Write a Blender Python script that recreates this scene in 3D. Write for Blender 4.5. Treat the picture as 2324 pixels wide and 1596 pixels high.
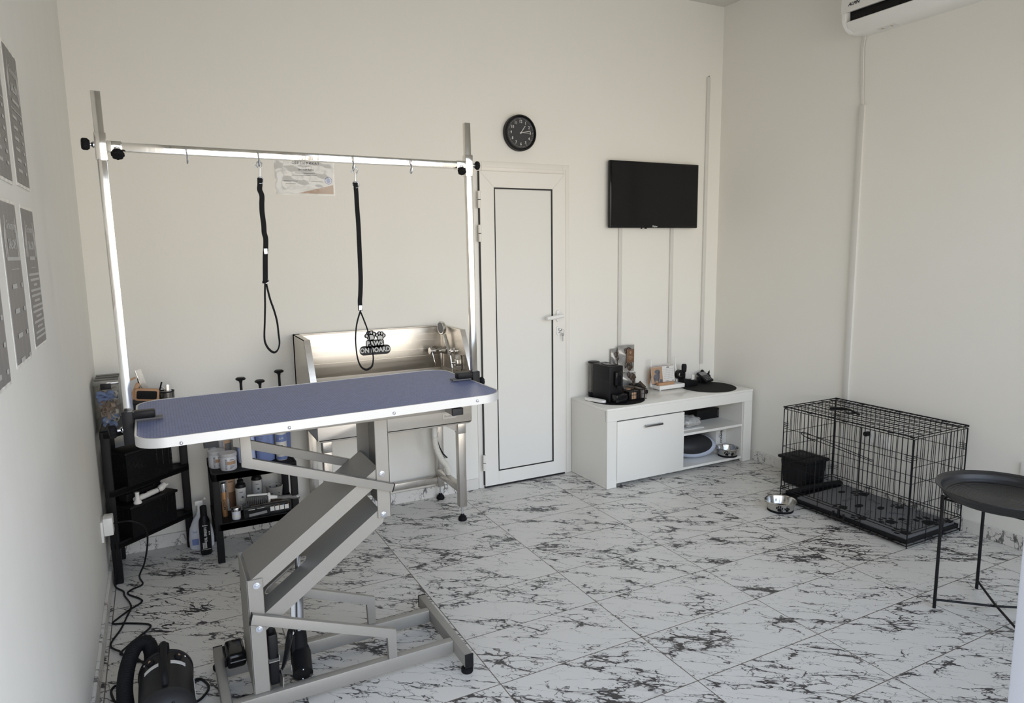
import bpy, bmesh, math, random
from mathutils import Vector, Matrix, Euler
for o in list(bpy.data.objects): bpy.data.objects.remove(o)
S = bpy.context.scene
COL = S.collection
V = Vector
PI = math.pi
random.seed(7)

# ------------------------------------------------------------------ camera
cam = bpy.data.cameras.new('camera')
camo = bpy.data.objects.new('camera', cam)
COL.objects.link(camo)
F_PX, YAW, PITCH, ROLL = 1560.363, -0.4771773, -0.1451923, 0.0137983
Rm = Matrix.Rotation(YAW, 3, 'Z') @ Matrix.Rotation(PITCH, 3, 'X') @ Matrix.Rotation(ROLL, 3, 'Y')
right, fwd, up = Rm.col[0], Rm.col[1], Rm.col[2]
M4 = Matrix((( right[0], up[0], -fwd[0], 0), (right[1], up[1], -fwd[1], 0), (right[2], up[2], -fwd[2], 1.455), (0, 0, 0, 1)))
camo.matrix_world = M4
cam.sensor_width = 36.0
cam.lens = 36.0 * F_PX / 2324.0
cam.clip_start = 0.02
S.camera = camo

# ------------------------------------------------------------------ colour management
S.view_settings.view_transform = 'Standard'
S.view_settings.look = 'None'
S.view_settings.gamma = 1.0
S.view_settings.use_curve_mapping = False
S.view_settings.exposure = 0.0

# ------------------------------------------------------------------ daylight outside the shop front
W = bpy.data.worlds.new('daylight'); S.world = W
W.use_nodes = True
nt = W.node_tree; nt.nodes.clear()
out = nt.nodes.new('ShaderNodeOutputWorld'); bg = nt.nodes.new('ShaderNodeBackground')
tc = nt.nodes.new('ShaderNodeTexCoord'); sep = nt.nodes.new('ShaderNodeSeparateXYZ')
rmp = nt.nodes.new('ShaderNodeValToRGB'); mr = nt.nodes.new('ShaderNodeMapRange')
nt.links.new(tc.outputs['Generated'], sep.inputs[0])
mr.inputs[1].default_value = -1; mr.inputs[2].default_value = 1
nt.links.new(sep.outputs[2], mr.inputs[0]); nt.links.new(mr.outputs[0], rmp.inputs[0])
cr = rmp.color_ramp
cr.elements[0].position = 0.0; cr.elements[0].color = (0.50, 0.455, 0.40, 1)      # sunlit paving
cr.elements[1].position = 1.0; cr.elements[1].color = (0.56, 0.70, 1.0, 1)       # zenith
for p, c in ((0.40, (0.64, 0.59, 0.53)), (0.485, (0.90, 0.835, 0.75)), (0.56, (0.98, 0.92, 0.83)), (0.66, (0.64, 0.77, 1.0))):
    e = cr.elements.new(p); e.color = (*c, 1)
bg.inputs[1].default_value = 4.8
nt.links.new(rmp.outputs[0], bg.inputs[0]); nt.links.new(bg.outputs[0], out.inputs[0])

def portal(name, cx, z, w, h, y):
    l = bpy.data.lights.new(name, 'AREA'); l.shape = 'RECTANGLE'; l.size = w; l.size_y = h
    l.cycles.is_portal = True
    o = bpy.data.objects.new(name, l); COL.objects.link(o)
    o.location = (cx, y, z); o.rotation_euler = (PI/2, 0, 0)        # faces +Y, into the room
    return o
portal('door_daylight', 0.32, 1.10, 1.20, 2.20, 0.36)
portal('window_daylight', 2.27, 1.42, 2.52, 2.28, 0.36)

# ------------------------------------------------------------------ materials
def nm(name):
    m = bpy.data.materials.new(name); m.use_nodes = True
    return m, m.node_tree, m.node_tree.nodes['Principled BSDF']
def N(nt, t, **kw):
    n = nt.nodes.new(t)
    for k, v in kw.items(): setattr(n, k, v)
    return n
def mat(name, col, rough=0.5, metal=0.0, bump=0.0, bscale=200.0, vary=0.0, vscale=8.0, stretch=(1, 1, 1), spec=0.5, coat=0.0, trans=0.0, rvar=0.0, alpha=1.0):
    m, nt, p = nm(name)
    p.inputs['Base Color'].default_value = (*col, 1); p.inputs['Roughness'].default_value = rough
    p.inputs['Metallic'].default_value = metal; p.inputs['Specular IOR Level'].default_value = spec
    p.inputs['Coat Weight'].default_value = coat; p.inputs['Transmission Weight'].default_value = trans
    if alpha < 1: p.inputs['Alpha'].default_value = alpha
    if bump or vary or rvar:
        tcn = N(nt, 'ShaderNodeTexCoord'); mp = N(nt, 'ShaderNodeMapping'); mp.inputs['Scale'].default_value = stretch
        nt.links.new(tcn.outputs['Object'], mp.inputs[0])
    if vary or rvar:
        n = N(nt, 'ShaderNodeTexNoise'); n.inputs['Scale'].default_value = vscale; n.inputs['Detail'].default_value = 4
        nt.links.new(mp.outputs[0], n.inputs[0])
    if vary:
        mx = N(nt, 'ShaderNodeMix', data_type='RGBA')
        mx.inputs[6].default_value = tuple(c*(1-vary) for c in col)+(1,); mx.inputs[7].default_value = tuple(min(1, c*(1+vary)) for c in col)+(1,)
        nt.links.new(n.outputs[0], mx.inputs[0]); nt.links.new(mx.outputs[2], p.inputs['Base Color'])
    if rvar:
        r = N(nt, 'ShaderNodeMapRange'); r.inputs[1].default_value = .3; r.inputs[2].default_value = .7
        r.inputs[3].default_value = max(0, rough-rvar); r.inputs[4].default_value = rough+rvar
        nt.links.new(n.outputs[0], r.inputs[0]); nt.links.new(r.outputs[0], p.inputs['Roughness'])
    if bump:
        n2 = N(nt, 'ShaderNodeTexNoise'); n2.inputs['Scale'].default_value = bscale; n2.inputs['Detail'].default_value = 3
        nt.links.new(mp.outputs[0], n2.inputs[0])
        b = N(nt, 'ShaderNodeBump'); b.inputs['Strength'].default_value = bump; b.inputs['Distance'].default_value = 0.002
        nt.links.new(n2.outputs[0], b.inputs['Height']); nt.links.new(b.outputs[0], p.inputs['Normal'])
    return m
M = {}
M['wall_streaked'] = mat('trowelled_wall_paint', (0.80, 0.79, 0.745), 0.72, bump=0.35, bscale=14, vary=0.03, vscale=9, stretch=(1, 1.6, 0.12))
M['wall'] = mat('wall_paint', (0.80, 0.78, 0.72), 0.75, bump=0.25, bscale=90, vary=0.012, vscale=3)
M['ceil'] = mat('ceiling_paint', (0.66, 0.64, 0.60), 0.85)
M['frame'] = mat('silver_hammer_paint', (0.315, 0.30, 0.27), 0.45, metal=0.30, bump=0.12, bscale=400, vary=0.03, vscale=60)
M['doorpost'] = mat('door_profile', (0.30, 0.31, 0.33), 0.45)
M['chrome'] = mat('chrome', (0.70, 0.69, 0.67), 0.08, metal=1, rvar=0.05, vscale=6, stretch=(1, 1, .3))
M['alu'] = mat('polished_aluminium', (0.80, 0.77, 0.72), 0.11, metal=1, rvar=0.05, vscale=10, stretch=(4, 4, .5), bump=0.25, bscale=9)
M['band'] = mat('satin_aluminium_edge', (0.64, 0.635, 0.62), 0.45, metal=0.4)
M['steel'] = mat('brushed_steel', (0.70, 0.655, 0.59), 0.36, metal=1, rvar=0.05, vscale=10, stretch=(.15, 1, 6), bump=0.03, bscale=12)
M['steel_leg'] = mat('brushed_steel_tube', (0.52, 0.49, 0.45), 0.32, metal=1, rvar=0.06, vscale=40, bump=0.1, bscale=60, stretch=(4, 4, .3))
M['zinc'] = mat('zinc_bolt', (0.62, 0.63, 0.66), 0.22, metal=1)
M['black'] = mat('black_plastic', (0.008, 0.008, 0.009), 0.42, spec=0.22)
M['blackgloss'] = mat('gloss_black_plastic', (0.006, 0.006, 0.007), 0.14, spec=0.3)
M['blackmatte'] = mat('matt_black', (0.009, 0.009, 0.010), 0.65, bump=0.1, bscale=500, spec=0.2)
M['blackshelf'] = mat('black_resin', (0.009, 0.009, 0.010), 0.5, bump=0.1, bscale=300, spec=0.2)
M['darkgrey'] = mat('dark_grey_plastic', (0.022, 0.022, 0.024), 0.5, spec=0.3)
M['grey'] = mat('grey_plastic', (0.22, 0.22, 0.22), 0.5)
M['midgrey'] = mat('mid_grey_rubber', (0.12, 0.12, 0.125), 0.6)
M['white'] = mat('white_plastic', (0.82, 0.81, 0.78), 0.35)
M['pvc'] = mat('white_pvc', (0.80, 0.775, 0.72), 0.38)
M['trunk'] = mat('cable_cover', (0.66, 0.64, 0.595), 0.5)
M['bowl'] = mat('polished_steel_bowl', (0.55, 0.54, 0.52), 0.17, metal=1)
M['panel'] = mat('white_panel', (0.76, 0.745, 0.70), 0.5)
M['lacquer'] = mat('white_lacquer', (0.82, 0.80, 0.745), 0.22, bump=0.03, bscale=12)
M['lacquer_side'] = mat('white_laminate', (0.80, 0.78, 0.72), 0.4)
M['gasket'] = mat('black_gasket', (0.006, 0.006, 0.007), 0.5)
M['rubberblack'] = mat('black_rubber', (0.006, 0.006, 0.007), 0.75, spec=0.2)
M['strap'] = mat('black_webbing', (0.008, 0.008, 0.009), 0.8, bump=0.4, bscale=900, spec=0.2)
M['orange'] = mat('tan_label', (0.42, 0.27, 0.17), 0.5)
M['tan'] = mat('tan_paper', (0.36, 0.21, 0.12), 0.6)
M['brown'] = mat('brown_label', (0.16, 0.085, 0.045), 0.6)
M['wood'] = mat('beech_wood', (0.46, 0.26, 0.14), 0.5, vary=0.2, vscale=30, stretch=(1, 8, 1))
M['jug_blue'] = mat('blue_jug', (0.17, 0.23, 0.47), 0.35)
M['paleblue'] = mat('pale_blue_plastic', (0.50, 0.58, 0.82), 0.4)
M['milky'] = mat('milky_plastic', (0.52, 0.53, 0.56), 0.35)
M['jar'] = mat('white_jar', (0.66, 0.68, 0.74), 0.35)
M['label'] = mat('white_label', (0.70, 0.69, 0.66), 0.5)
M['ink'] = mat('black_ink', (0.02, 0.02, 0.022), 0.6)
M['greyink'] = mat('grey_ink', (0.12, 0.12, 0.14), 0.6)
M['lightink'] = mat('white_ink', (0.62, 0.62, 0.60), 0.5)
M['poster'] = mat('grey_poster', (0.185, 0.175, 0.17), 0.45)
M['posterink'] = mat('pale_poster_ink', (0.50, 0.49, 0.47), 0.6)
M['posteredge'] = mat('poster_sleeve', (0.74, 0.73, 0.70), 0.15)
M['copper'] = mat('copper_tube', (0.55, 0.30, 0.14), 0.3, metal=0.5)
M['ribbon_beige'] = mat('beige_ribbon', (0.40, 0.29, 0.22), 0.7)
M['ribbon_blue'] = mat('blue_ribbon', (0.25, 0.34, 0.60), 0.7)
M['ribbon_white'] = mat('cream_ribbon', (0.62, 0.58, 0.50), 0.7)
M['bristle'] = mat('grey_bristles', (0.10, 0.10, 0.10), 0.8, bump=1.0, bscale=300)
M['handlegrey'] = mat('taupe_handle', (0.17, 0.165, 0.16), 0.5)
M['felt'] = mat('grey_felt', (0.125, 0.125, 0.128), 0.9, bump=0.5, bscale=500, vary=0.15, vscale=120)
M['tileedge'] = mat('tile_edge', (0.55, 0.53, 0.49), 0.5)
M['chromemetal'] = mat('brushed_handle', (0.32, 0.32, 0.33), 0.35, metal=1)
M['carrier'] = mat('carrier_shell', (0.60, 0.66, 0.80), 0.35)
M['bag'] = mat('clear_bag', (0.45, 0.44, 0.42), 0.18, bump=0.8, bscale=35, vary=0.5, vscale=18)
M['foil'] = mat('treat_bag_foil', (0.33, 0.32, 0.30), 0.22, metal=0.3, bump=0.8, bscale=40, vary=0.7, vscale=22)
M['foildark'] = mat('dark_treats', (0.05, 0.032, 0.02), 0.35, bump=1.0, bscale=60, vary=0.6, vscale=40)
M['glassy'] = None
def glass(name, tint=(0.95, 0.96, 0.97), op=0.12, rough=0.03, fk=0.8):
    m = bpy.data.materials.new(name); m.use_nodes = True; nt = m.node_tree; nt.nodes.clear()
    o = N(nt, 'ShaderNodeOutputMaterial'); t = N(nt, 'ShaderNodeBsdfTransparent'); g = N(nt, 'ShaderNodeBsdfGlossy'); mx = N(nt, 'ShaderNodeMixShader')
    t.inputs[0].default_value = (*tint, 1); g.inputs['Roughness'].default_value = rough
    fr = N(nt, 'ShaderNodeFresnel'); ad = N(nt, 'ShaderNodeMath', operation='MULTIPLY_ADD'); ad.inputs[1].default_value = fk; ad.inputs[2].default_value = op*0.4
    nt.links.new(fr.outputs[0], ad.inputs[0]); nt.links.new(ad.outputs[0], mx.inputs[0])
    nt.links.new(t.outputs[0], mx.inputs[1]); nt.links.new(g.outputs[0], mx.inputs[2]); nt.links.new(mx.outputs[0], o.inputs[0])
    return m
M['glass'] = glass('window_glass', (0.97, 0.98, 0.98), 0.02)
M['clear'] = glass('clear_plastic', (0.90, 0.90, 0.89), 0.02, 0.02, 0.35)
M['clearlid'] = glass('clear_lid', (0.62, 0.62, 0.61), 0.5, 0.08)
M['tank'] = glass('clear_tank', (0.72, 0.71, 0.69), 0.4, 0.06)
M['sleeve'] = glass('plastic_sleeve', (0.95, 0.95, 0.95), 0.10, 0.10)

def marble(name, tiled=True):
    """white porcelain with dark ragged veins; each tile shows its own cut of the pattern"""
    m, nt, p = nm(name); L = nt.links.new
    geo = N(nt, 'ShaderNodeNewGeometry'); sx = N(nt, 'ShaderNodeSeparateXYZ'); L(geo.outputs['Position'], sx.inputs[0])
    def mth(op, a, b=None, c=None):
        n = N(nt, 'ShaderNodeMath', operation=op)
        for i, v in enumerate((a, b, c)):
            if v is None: continue
            if isinstance(v, (int, float)): n.inputs[i].default_value = v
            else: L(v, n.inputs[i])
        return n.outputs[0]
    X, Y, Z = sx.outputs
    if tiled:
        u = mth('DIVIDE', mth('SUBTRACT', X, 0.9381), 0.5967); v = mth('DIVIDE', mth('SUBTRACT', Y, 3.4516), 0.3041)
    else:
        u = mth('DIVIDE', mth('ADD', mth('SUBTRACT', X, 0.9381), Y), 0.5967); v = mth('MULTIPLY', Z, 3.0)
    iu, iv = mth('FLOOR', u), mth('FLOOR', v)
    cmb = N(nt, 'ShaderNodeCombineXYZ'); L(iu, cmb.inputs[0]); L(iv, cmb.inputs[1])
    wn = N(nt, 'ShaderNodeTexWhiteNoise', noise_dimensions='3D'); L(cmb.outputs[0], wn.inputs[0])
    off = N(nt, 'ShaderNodeVectorMath', operation='MULTIPLY'); off.inputs[1].default_value = (37, 23, 11); L(wn.outputs['Color'], off.inputs[0])
    add = N(nt, 'ShaderNodeVectorMath', operation='ADD'); L(geo.outputs['Position'], add.inputs[0]); L(off.outputs[0], add.inputs[1])
    rt = math.radians(37)
    rot = N(nt, 'ShaderNodeVectorRotate', rotation_type='Z_AXIS'); rot.inputs['Angle'].default_value = rt; L(add.outputs[0], rot.inputs['Vector'])
    def coords(scl, seed):
        mp = N(nt, 'ShaderNodeMapping'); mp.inputs['Scale'].default_value = scl; mp.inputs['Location'].default_value = (seed, seed*1.7, 0)
        L(rot.outputs[0], mp.inputs[0]); return mp.outputs[0]
    def noise(vec, scale, detail, dist=0.0, rough=0.6, color=False):
        n = N(nt, 'ShaderNodeTexNoise'); n.inputs['Scale'].default_value = scale; n.inputs['Detail'].default_value = detail
        n.inputs['Roughness'].default_value = rough; n.inputs['Distortion'].default_value = dist; L(vec, n.inputs[0])
        return n.outputs['Color'] if color else n.outputs[0]
    def warp(vec, scale, amp, detail=4):
        c = noise(vec, scale, detail, 0.0, 0.65, True)
        s1 = N(nt, 'ShaderNodeVectorMath', operation='SUBTRACT'); L(c, s1.inputs[0]); s1.inputs[1].default_value = (.5, .5, .5)
        s2 = N(nt, 'ShaderNodeVectorMath', operation='SCALE'); L(s1.outputs[0], s2.inputs[0]); s2.inputs['Scale'].default_value = amp
        s3 = N(nt, 'ShaderNodeVectorMath', operation='ADD'); L(vec, s3.inputs[0]); L(s2.outputs[0], s3.inputs[1]); return s3.outputs[0]
    def mapr(v, a, b_, c=0.0, d=1.0, smooth=False):
        m_ = N(nt, 'ShaderNodeMapRange', interpolation_type='SMOOTHSTEP' if smooth else 'LINEAR'); L(v, m_.inputs[0])
        for i, q in enumerate((a, b_, c, d)):
            if isinstance(q, (int, float)): m_.inputs[1+i].default_value = q
            else: L(q, m_.inputs[1+i])
        return m_.outputs[0]
    def crackle(vec, scale):
        vo = N(nt, 'ShaderNodeTexVoronoi', feature='DISTANCE_TO_EDGE'); vo.inputs['Scale'].default_value = scale; L(vec, vo.inputs[0]); return vo.outputs[0]
    band = noise(coords((1, 3.4, 1), 3.0), 2.9, 3, 0.25, 0.55)       # bands where veins gather
    band2 = noise(coords((1, 1.8, 1), 11.0), 7.5, 3, 0.2)
    cA = warp(coords((1, 3.2, 1), 0.0), 4.5, 0.30)
    eA = crackle(cA, 4.4)                                             # long connected veins
    tA = mth('MULTIPLY', mapr(band, 0.42, 0.60), mapr(band2, 0.36, 0.64, 0.18, 1.0)); tA = mth('MULTIPLY', tA, 0.074)
    vA = mapr(eA, mth('MULTIPLY', tA, 0.55), mth('ADD', tA, 0.004), 1.0, 0.0, True)
    cB = warp(coords((1, 2.1, 1), 6.0), 9.0, 0.15)
    eB = crackle(cB, 13.0)                                            # small crackle beside them
    mB = mapr(band, 0.48, 0.56); tB = mth('MULTIPLY', mth('MULTIPLY', mB, mapr(band2, 0.40, 0.58)), 0.070)
    vB = mth('MULTIPLY', mapr(eB, mth('MULTIPLY', tB, 0.35), mth('ADD', tB, 0.004), 1.0, 0.0, True), mapr(mB, 0.0, 0.4))
    cC = warp(coords((1, 3.4, 1), 21.0), 4.0, 0.32)
    eC = crackle(cC, 2.6)                                             # hairline cracks in the plain parts
    vC = mth('MULTIPLY', mapr(eC, 0.0015, 0.006, 1.0, 0.0, True), mapr(band2, 0.44, 0.56, 0.0, 0.8))
    smear = mth('MULTIPLY', mth('MULTIPLY', mapr(eA, 0.0, 0.14, 1.0, 0.0), mapr(band, 0.50, 0.66)), 0.30)
    dens = 1.0 if tiled else 0.8
    vein = mth('MINIMUM', mth('MULTIPLY', mth('ADD', mth('MAXIMUM', mth('MAXIMUM', mth('MULTIPLY', vA, 0.93), mth('MULTIPLY', vB, 0.85)), vC), smear), dens), 1.0)
    mx = N(nt, 'ShaderNodeMix', data_type='RGBA'); L(vein, mx.inputs[0])
    mx.inputs[6].default_value = (0.70, 0.675, 0.625, 1); mx.inputs[7].default_value = (0.05, 0.046, 0.048, 1)
    colr = mx.outputs[2]
    if tiled:
        fu, fv = mth('FRACT', u), mth('FRACT', v)
        eu = mth('MULTIPLY', mth('MINIMUM', fu, mth('SUBTRACT', 1.0, fu)), 0.5967); ev = mth('MULTIPLY', mth('MINIMUM', fv, mth('SUBTRACT', 1.0, fv)), 0.3041)
        ed = mth('MINIMUM', eu, ev); g = mth('LESS_THAN', ed, 0.0018)
        gx = N(nt, 'ShaderNodeMix', data_type='RGBA'); L(g, gx.inputs[0]); L(colr, gx.inputs[6]); gx.inputs[7].default_value = (0.13, 0.11, 0.09, 1)
        colr = gx.outputs[2]
        bp = N(nt, 'ShaderNodeBump'); bp.inputs['Strength'].default_value = 0.3; bp.inputs['Distance'].default_value = 0.001
        L(mth('SUBTRACT', 1.0, g), bp.inputs['Height']); L(bp.outputs[0], p.inputs['Normal'])
    L(colr, p.inputs['Base Color']); p.inputs['Roughness'].default_value = 0.38
    return m
M['floor'] = marble('marble_tile_floor', True)
M['skirt'] = marble('marble_skirting', False)

def ribbed(name, base, dark, sx, sy, off=0.5):
    """woven rubber: small bricks with dark joints and a bump"""
    m, nt, p = nm(name); L = nt.links.new
    tcn = N(nt, 'ShaderNodeTexCoord'); br = N(nt, 'ShaderNodeTexBrick'); L(tcn.outputs['Object'], br.inputs[0])
    br.inputs['Scale'].default_value = 1.0; br.inputs['Brick Width'].default_value = sx; br.inputs['Row Height'].default_value = sy
    br.inputs['Mortar Size'].default_value = sy*0.16; br.inputs['Mortar Smooth'].default_value = 0.6
    br.inputs['Color1'].default_value = (*base, 1); br.inputs['Color2'].default_value = tuple(c*1.22 for c in base)+(1,); br.inputs['Mortar'].default_value = (*dark, 1)
    L(br.outputs['Color'], p.inputs['Base Color'])
    bp = N(nt, 'ShaderNodeBump'); bp.inputs['Strength'].default_value = 0.8; bp.inputs['Distance'].default_value = 0.002; bp.invert = True
    L(br.outputs['Fac'], bp.inputs['Height']); L(bp.outputs[0], p.inputs['Normal']); p.inputs['Roughness'].default_value = 0.42
    return m
M['bluemat'] = ribbed('blue_woven_rubber', (0.180, 0.215, 0.40), (0.060, 0.080, 0.180), 0.016, 0.0075)

def mesh_holes(name, col, k=520.0, thr=0.55):
    """black basket wall pierced with a diamond lattice of small holes"""
    m = bpy.data.materials.new(name); m.use_nodes = True; nt = m.node_tree; p = nt.nodes['Principled BSDF']; L = nt.links.new
    p.inputs['Base Color'].default_value = (*col, 1); p.inputs['Roughness'].default_value = 0.45; p.inputs['Specular IOR Level'].default_value = 0.2
    tcn = N(nt, 'ShaderNodeTexCoord'); sx = N(nt, 'ShaderNodeSeparateXYZ'); L(tcn.outputs['Object'], sx.inputs[0])
    def mth(op, a, b=None):
        n = N(nt, 'ShaderNodeMath', operation=op)
        for i, v in enumerate((a, b)):
            if v is None: continue
            if isinstance(v, (int, float)): n.inputs[i].default_value = v
            else: L(v, n.inputs[i])
        return n.outputs[0]
    h = mth('ADD', sx.outputs[0], sx.outputs[1])
    a = mth('SINE', mth('MULTIPLY', mth('ADD', h, sx.outputs[2]), k)); b = mth('SINE', mth('MULTIPLY', mth('SUBTRACT', h, sx.outputs[2]), k))
    hole = mth('GREATER_THAN', mth('MULTIPLY', a, b), thr)
    tr = N(nt, 'ShaderNodeBsdfTransparent'); ms = N(nt, 'ShaderNodeMixShader'); o = nt.nodes['Material Output']
    L(hole, ms.inputs[0]); L(p.outputs[0], ms.inputs[1]); L(tr.outputs[0], ms.inputs[2]); L(ms.outputs[0], o.inputs[0])
    return m
M['mesh'] = mesh_holes('pierced_black_plastic', (0.008, 0.008, 0.009), 480.0, 0.45)
M['cupmesh'] = mesh_holes('black_wire_mesh', (0.02, 0.02, 0.02), 1400, 0.1)

def spotted(name, col, dot, scale):
    m, nt, p = nm(name); L = nt.links.new
    tcn = N(nt, 'ShaderNodeTexCoord'); vo = N(nt, 'ShaderNodeTexVoronoi'); vo.inputs['Scale'].default_value = scale; vo.inputs['Randomness'].default_value = 0.0
    L(tcn.outputs['Object'], vo.inputs[0]); c = N(nt, 'ShaderNodeMath', operation='LESS_THAN'); c.inputs[1].default_value = 0.28; L(vo.outputs[0], c.inputs[0])
    mx = N(nt, 'ShaderNodeMix', data_type='RGBA'); mx.inputs[6].default_value = (*col, 1); mx.inputs[7].default_value = (*dot, 1)
    L(c.outputs[0], mx.inputs[0]); L(mx.outputs[2], p.inputs['Base Color']); p.inputs['Roughness'].default_value = 0.4
    return m
M['dots'] = spotted('dotted_cup', (0.50, 0.48, 0.44), (0.06, 0.06, 0.06), 62)
def ringed(name, col):
    m, nt, p = nm(name); L = nt.links.new
    tcn = N(nt, 'ShaderNodeTexCoord'); w = N(nt, 'ShaderNodeTexWave', wave_type='RINGS', rings_direction='Z'); w.inputs['Scale'].default_value = 26
    L(tcn.outputs['Object'], w.inputs[0]); bp = N(nt, 'ShaderNodeBump'); bp.inputs['Strength'].default_value = 0.7; bp.inputs['Distance'].default_value = 0.002
    L(w.outputs[0], bp.inputs['Height']); L(bp.outputs[0], p.inputs['Normal'])
    p.inputs['Base Color'].default_value = (*col, 1); p.inputs['Roughness'].default_value = 0.4
    return m
M['tray'] = ringed('ringed_black_tray', (0.013, 0.013, 0.014))

# ------------------------------------------------------------------ mesh helpers
class B:
    def __init__(s): s.bm = bmesh.new()
    def box(s, lo, hi, bev=0.0, seg=2, T=None):
        lo, hi = V(lo), V(hi); c = (lo+hi)/2; d = hi-lo
        mt = Matrix.Translation(c) @ Matrix.Diagonal((abs(d.x), abs(d.y), abs(d.z), 1))
        r = bmesh.ops.create_cube(s.bm, size=1.0, matrix=mt); vs = r['verts']
        if bev > 0:
            es = list({e for v in vs for e in v.link_edges})
            q = bmesh.ops.bevel(s.bm, geom=es, offset=min(bev, min(abs(d.x), abs(d.y), abs(d.z))*0.49), segments=seg, profile=0.5, affect='EDGES')
            vs = list({v for f in q['faces'] for v in f.verts} | {v for v in vs if v.is_valid})
        if T is not None: bmesh.ops.transform(s.bm, matrix=T, verts=vs)
        return s
    def bar(s, a, b, w, h, upv=(0, 0, 1), bev=0.0):
        """rectangular bar from a to b, w across, h along upv"""
        a, b = V(a), V(b); d = (b-a); L = d.length; z = d.normalized(); x = V(upv).cross(z)
        if x.length < 1e-5: x = V((1, 0, 0))
        x.normalize(); y = z.cross(x)
        T = Matrix(((x.x, y.x, z.x, a.x), (x.y, y.y, z.y, a.y), (x.z, y.z, z.z, a.z), (0, 0, 0, 1)))
        return s.box((-w/2, -h/2, 0), (w/2, h/2, L), bev, T=T)
    def cyl(s, a, b, r, r2=None, seg=24):
        a, b = V(a), V(b); d = b-a; q = d.to_track_quat('Z', 'Y').to_matrix().to_4x4()
        bmesh.ops.create_cone(s.bm, cap_ends=True, segments=seg, radius1=r, radius2=r if r2 is None else r2, depth=d.length, matrix=Matrix.Translation((a+b)/2) @ q)
        return s
    def sph(s, c, r, sc=(1, 1, 1), seg=20, T=None):
        bmesh.ops.create_uvsphere(s.bm, u_segments=seg, v_segments=seg//2, radius=r, matrix=Matrix.Translation(c) @ (T or Matrix()) @ Matrix.Diagonal((*sc, 1)))
        return s
    def lathe(s, prof, c=(0, 0, 0), seg=36, T=None, sx=1.0, sy=1.0):
        c = V(c); rings = []
        for r, z in prof:
            if r < 1e-6:
                rings.append([s.bm.verts.new((0, 0, z))])
            else:
                rings.append([s.bm.verts.new((r*sx*math.cos(2*PI*i/seg), r*sy*math.sin(2*PI*i/seg), z)) for i in range(seg)])
        for a, b in zip(rings, rings[1:]):
            for i in range(seg):
                j = (i+1) % seg
                if len(a) == 1 and len(b) == 1: continue
                if len(a) == 1: s.bm.faces.new((a[0], b[i], b[j]))
                elif len(b) == 1: s.bm.faces.new((a[i], a[j], b[0]))
                else: s.bm.faces.new((a[i], a[j], b[j], b[i]))
        vs = [v for r in rings for v in r]
        bmesh.ops.transform(s.bm, matrix=Matrix.Translation(c) @ (T or Matrix()), verts=vs)
        return s
    def prism(s, poly, ax, a, b, bev=0.0):
        """extrude a 2d outline along axis ax from a to b; outline is in the two other axes, in order"""
        def P(p, t):
            return {'x': (t, p[0], p[1]), 'y': (p[0], t, p[1]), 'z': (p[0], p[1], t)}[ax]
        A = [s.bm.verts.new(P(p, a)) for p in poly]; Bv = [s.bm.verts.new(P(p, b)) for p in poly]
        n = len(poly); fs = [s.bm.faces.new(A), s.bm.faces.new(Bv[::-1])]
        for i in range(n): fs.append(s.bm.faces.new((A[i], Bv[i], Bv[(i+1) % n], A[(i+1) % n])))
        if bev:
            es = [e for e in fs[0].edges] + [e for e in fs[1].edges]
            bmesh.ops.bevel(s.bm, geom=es, offset=bev, segments=2, profile=0.5, affect='EDGES')
        return s
    def ring(s, outer, inner, ax, a, b):
        """frame between two outlines with the same number of points"""
        def P(p, t):
            return {'x': (t, p[0], p[1]), 'y': (p[0], t, p[1]), 'z': (p[0], p[1], t)}[ax]
        nv = s.bm.verts.new; n = len(outer)
        oa = [nv(P(p, a)) for p in outer]; ob = [nv(P(p, b)) for p in outer]; ia = [nv(P(p, a)) for p in inner]; ib = [nv(P(p, b)) for p in inner]
        for i in range(n):
            j = (i+1) % n
            s.bm.faces.new((oa[i], oa[j], ob[j], ob[i])); s.bm.faces.new((ia[j], ia[i], ib[i], ib[j]))
            s.bm.faces.new((oa[j], oa[i], ia[i], ia[j])); s.bm.faces.new((ob[i], ob[j], ib[j], ib[i]))
        return s
    def tube(s, pts, r, seg=8, closed=False, flat=None, smooth=True, wdir=None):
        """sweep a circle (or a flat ribbon flat=(w,t), w along wdir) along pts"""
        P = [V(p) for p in pts]
        if smooth and len(P) > 2: P = catmull(P, closed)
        n = len(P); rings = []; prev = None
        for i, p in enumerate(P):
            if closed: t = (P[(i+1) % n]-P[i-1])
            else: t = P[min(i+1, n-1)]-P[max(i-1, 0)]
            if t.length < 1e-9: t = V((0, 0, 1))
            t.normalize()
            if prev is None:
                ref = V(wdir) if wdir is not None else (V((0, 0, 1)) if abs(t.z) < .9 else V((1, 0, 0)))
                x = ref - t*ref.dot(t)
            else:
                ref = V(wdir) if wdir is not None else prev
                x = ref - t*ref.dot(t)
                if x.length < 1e-4: x = prev - t*prev.dot(t)
            x.normalize(); prev = x; y = t.cross(x)
            rr = r[i*len(r)//n] if isinstance(r, (list, tuple)) else r
            if flat: co = [x*(flat[0]/2*a)+y*(flat[1]/2*b) for a, b in ((1, 1), (-1, 1), (-1, -1), (1, -1))]
            else: co = [x*(rr*math.cos(2*PI*k/seg))+y*(rr*math.sin(2*PI*k/seg)) for k in range(seg)]
            rings.append([s.bm.verts.new(p+c) for c in co])
        m = len(rings[0])
        for i in range(n if closed else n-1):
            a, b = rings[i], rings[(i+1) % n]
            for k in range(m): s.bm.faces.new((a[k], a[(k+1) % m], b[(k+1) % m], b[k]))
        if not closed:
            s.bm.faces.new(rings[0][::-1]); s.bm.faces.new(rings[-1])
        return s
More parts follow.
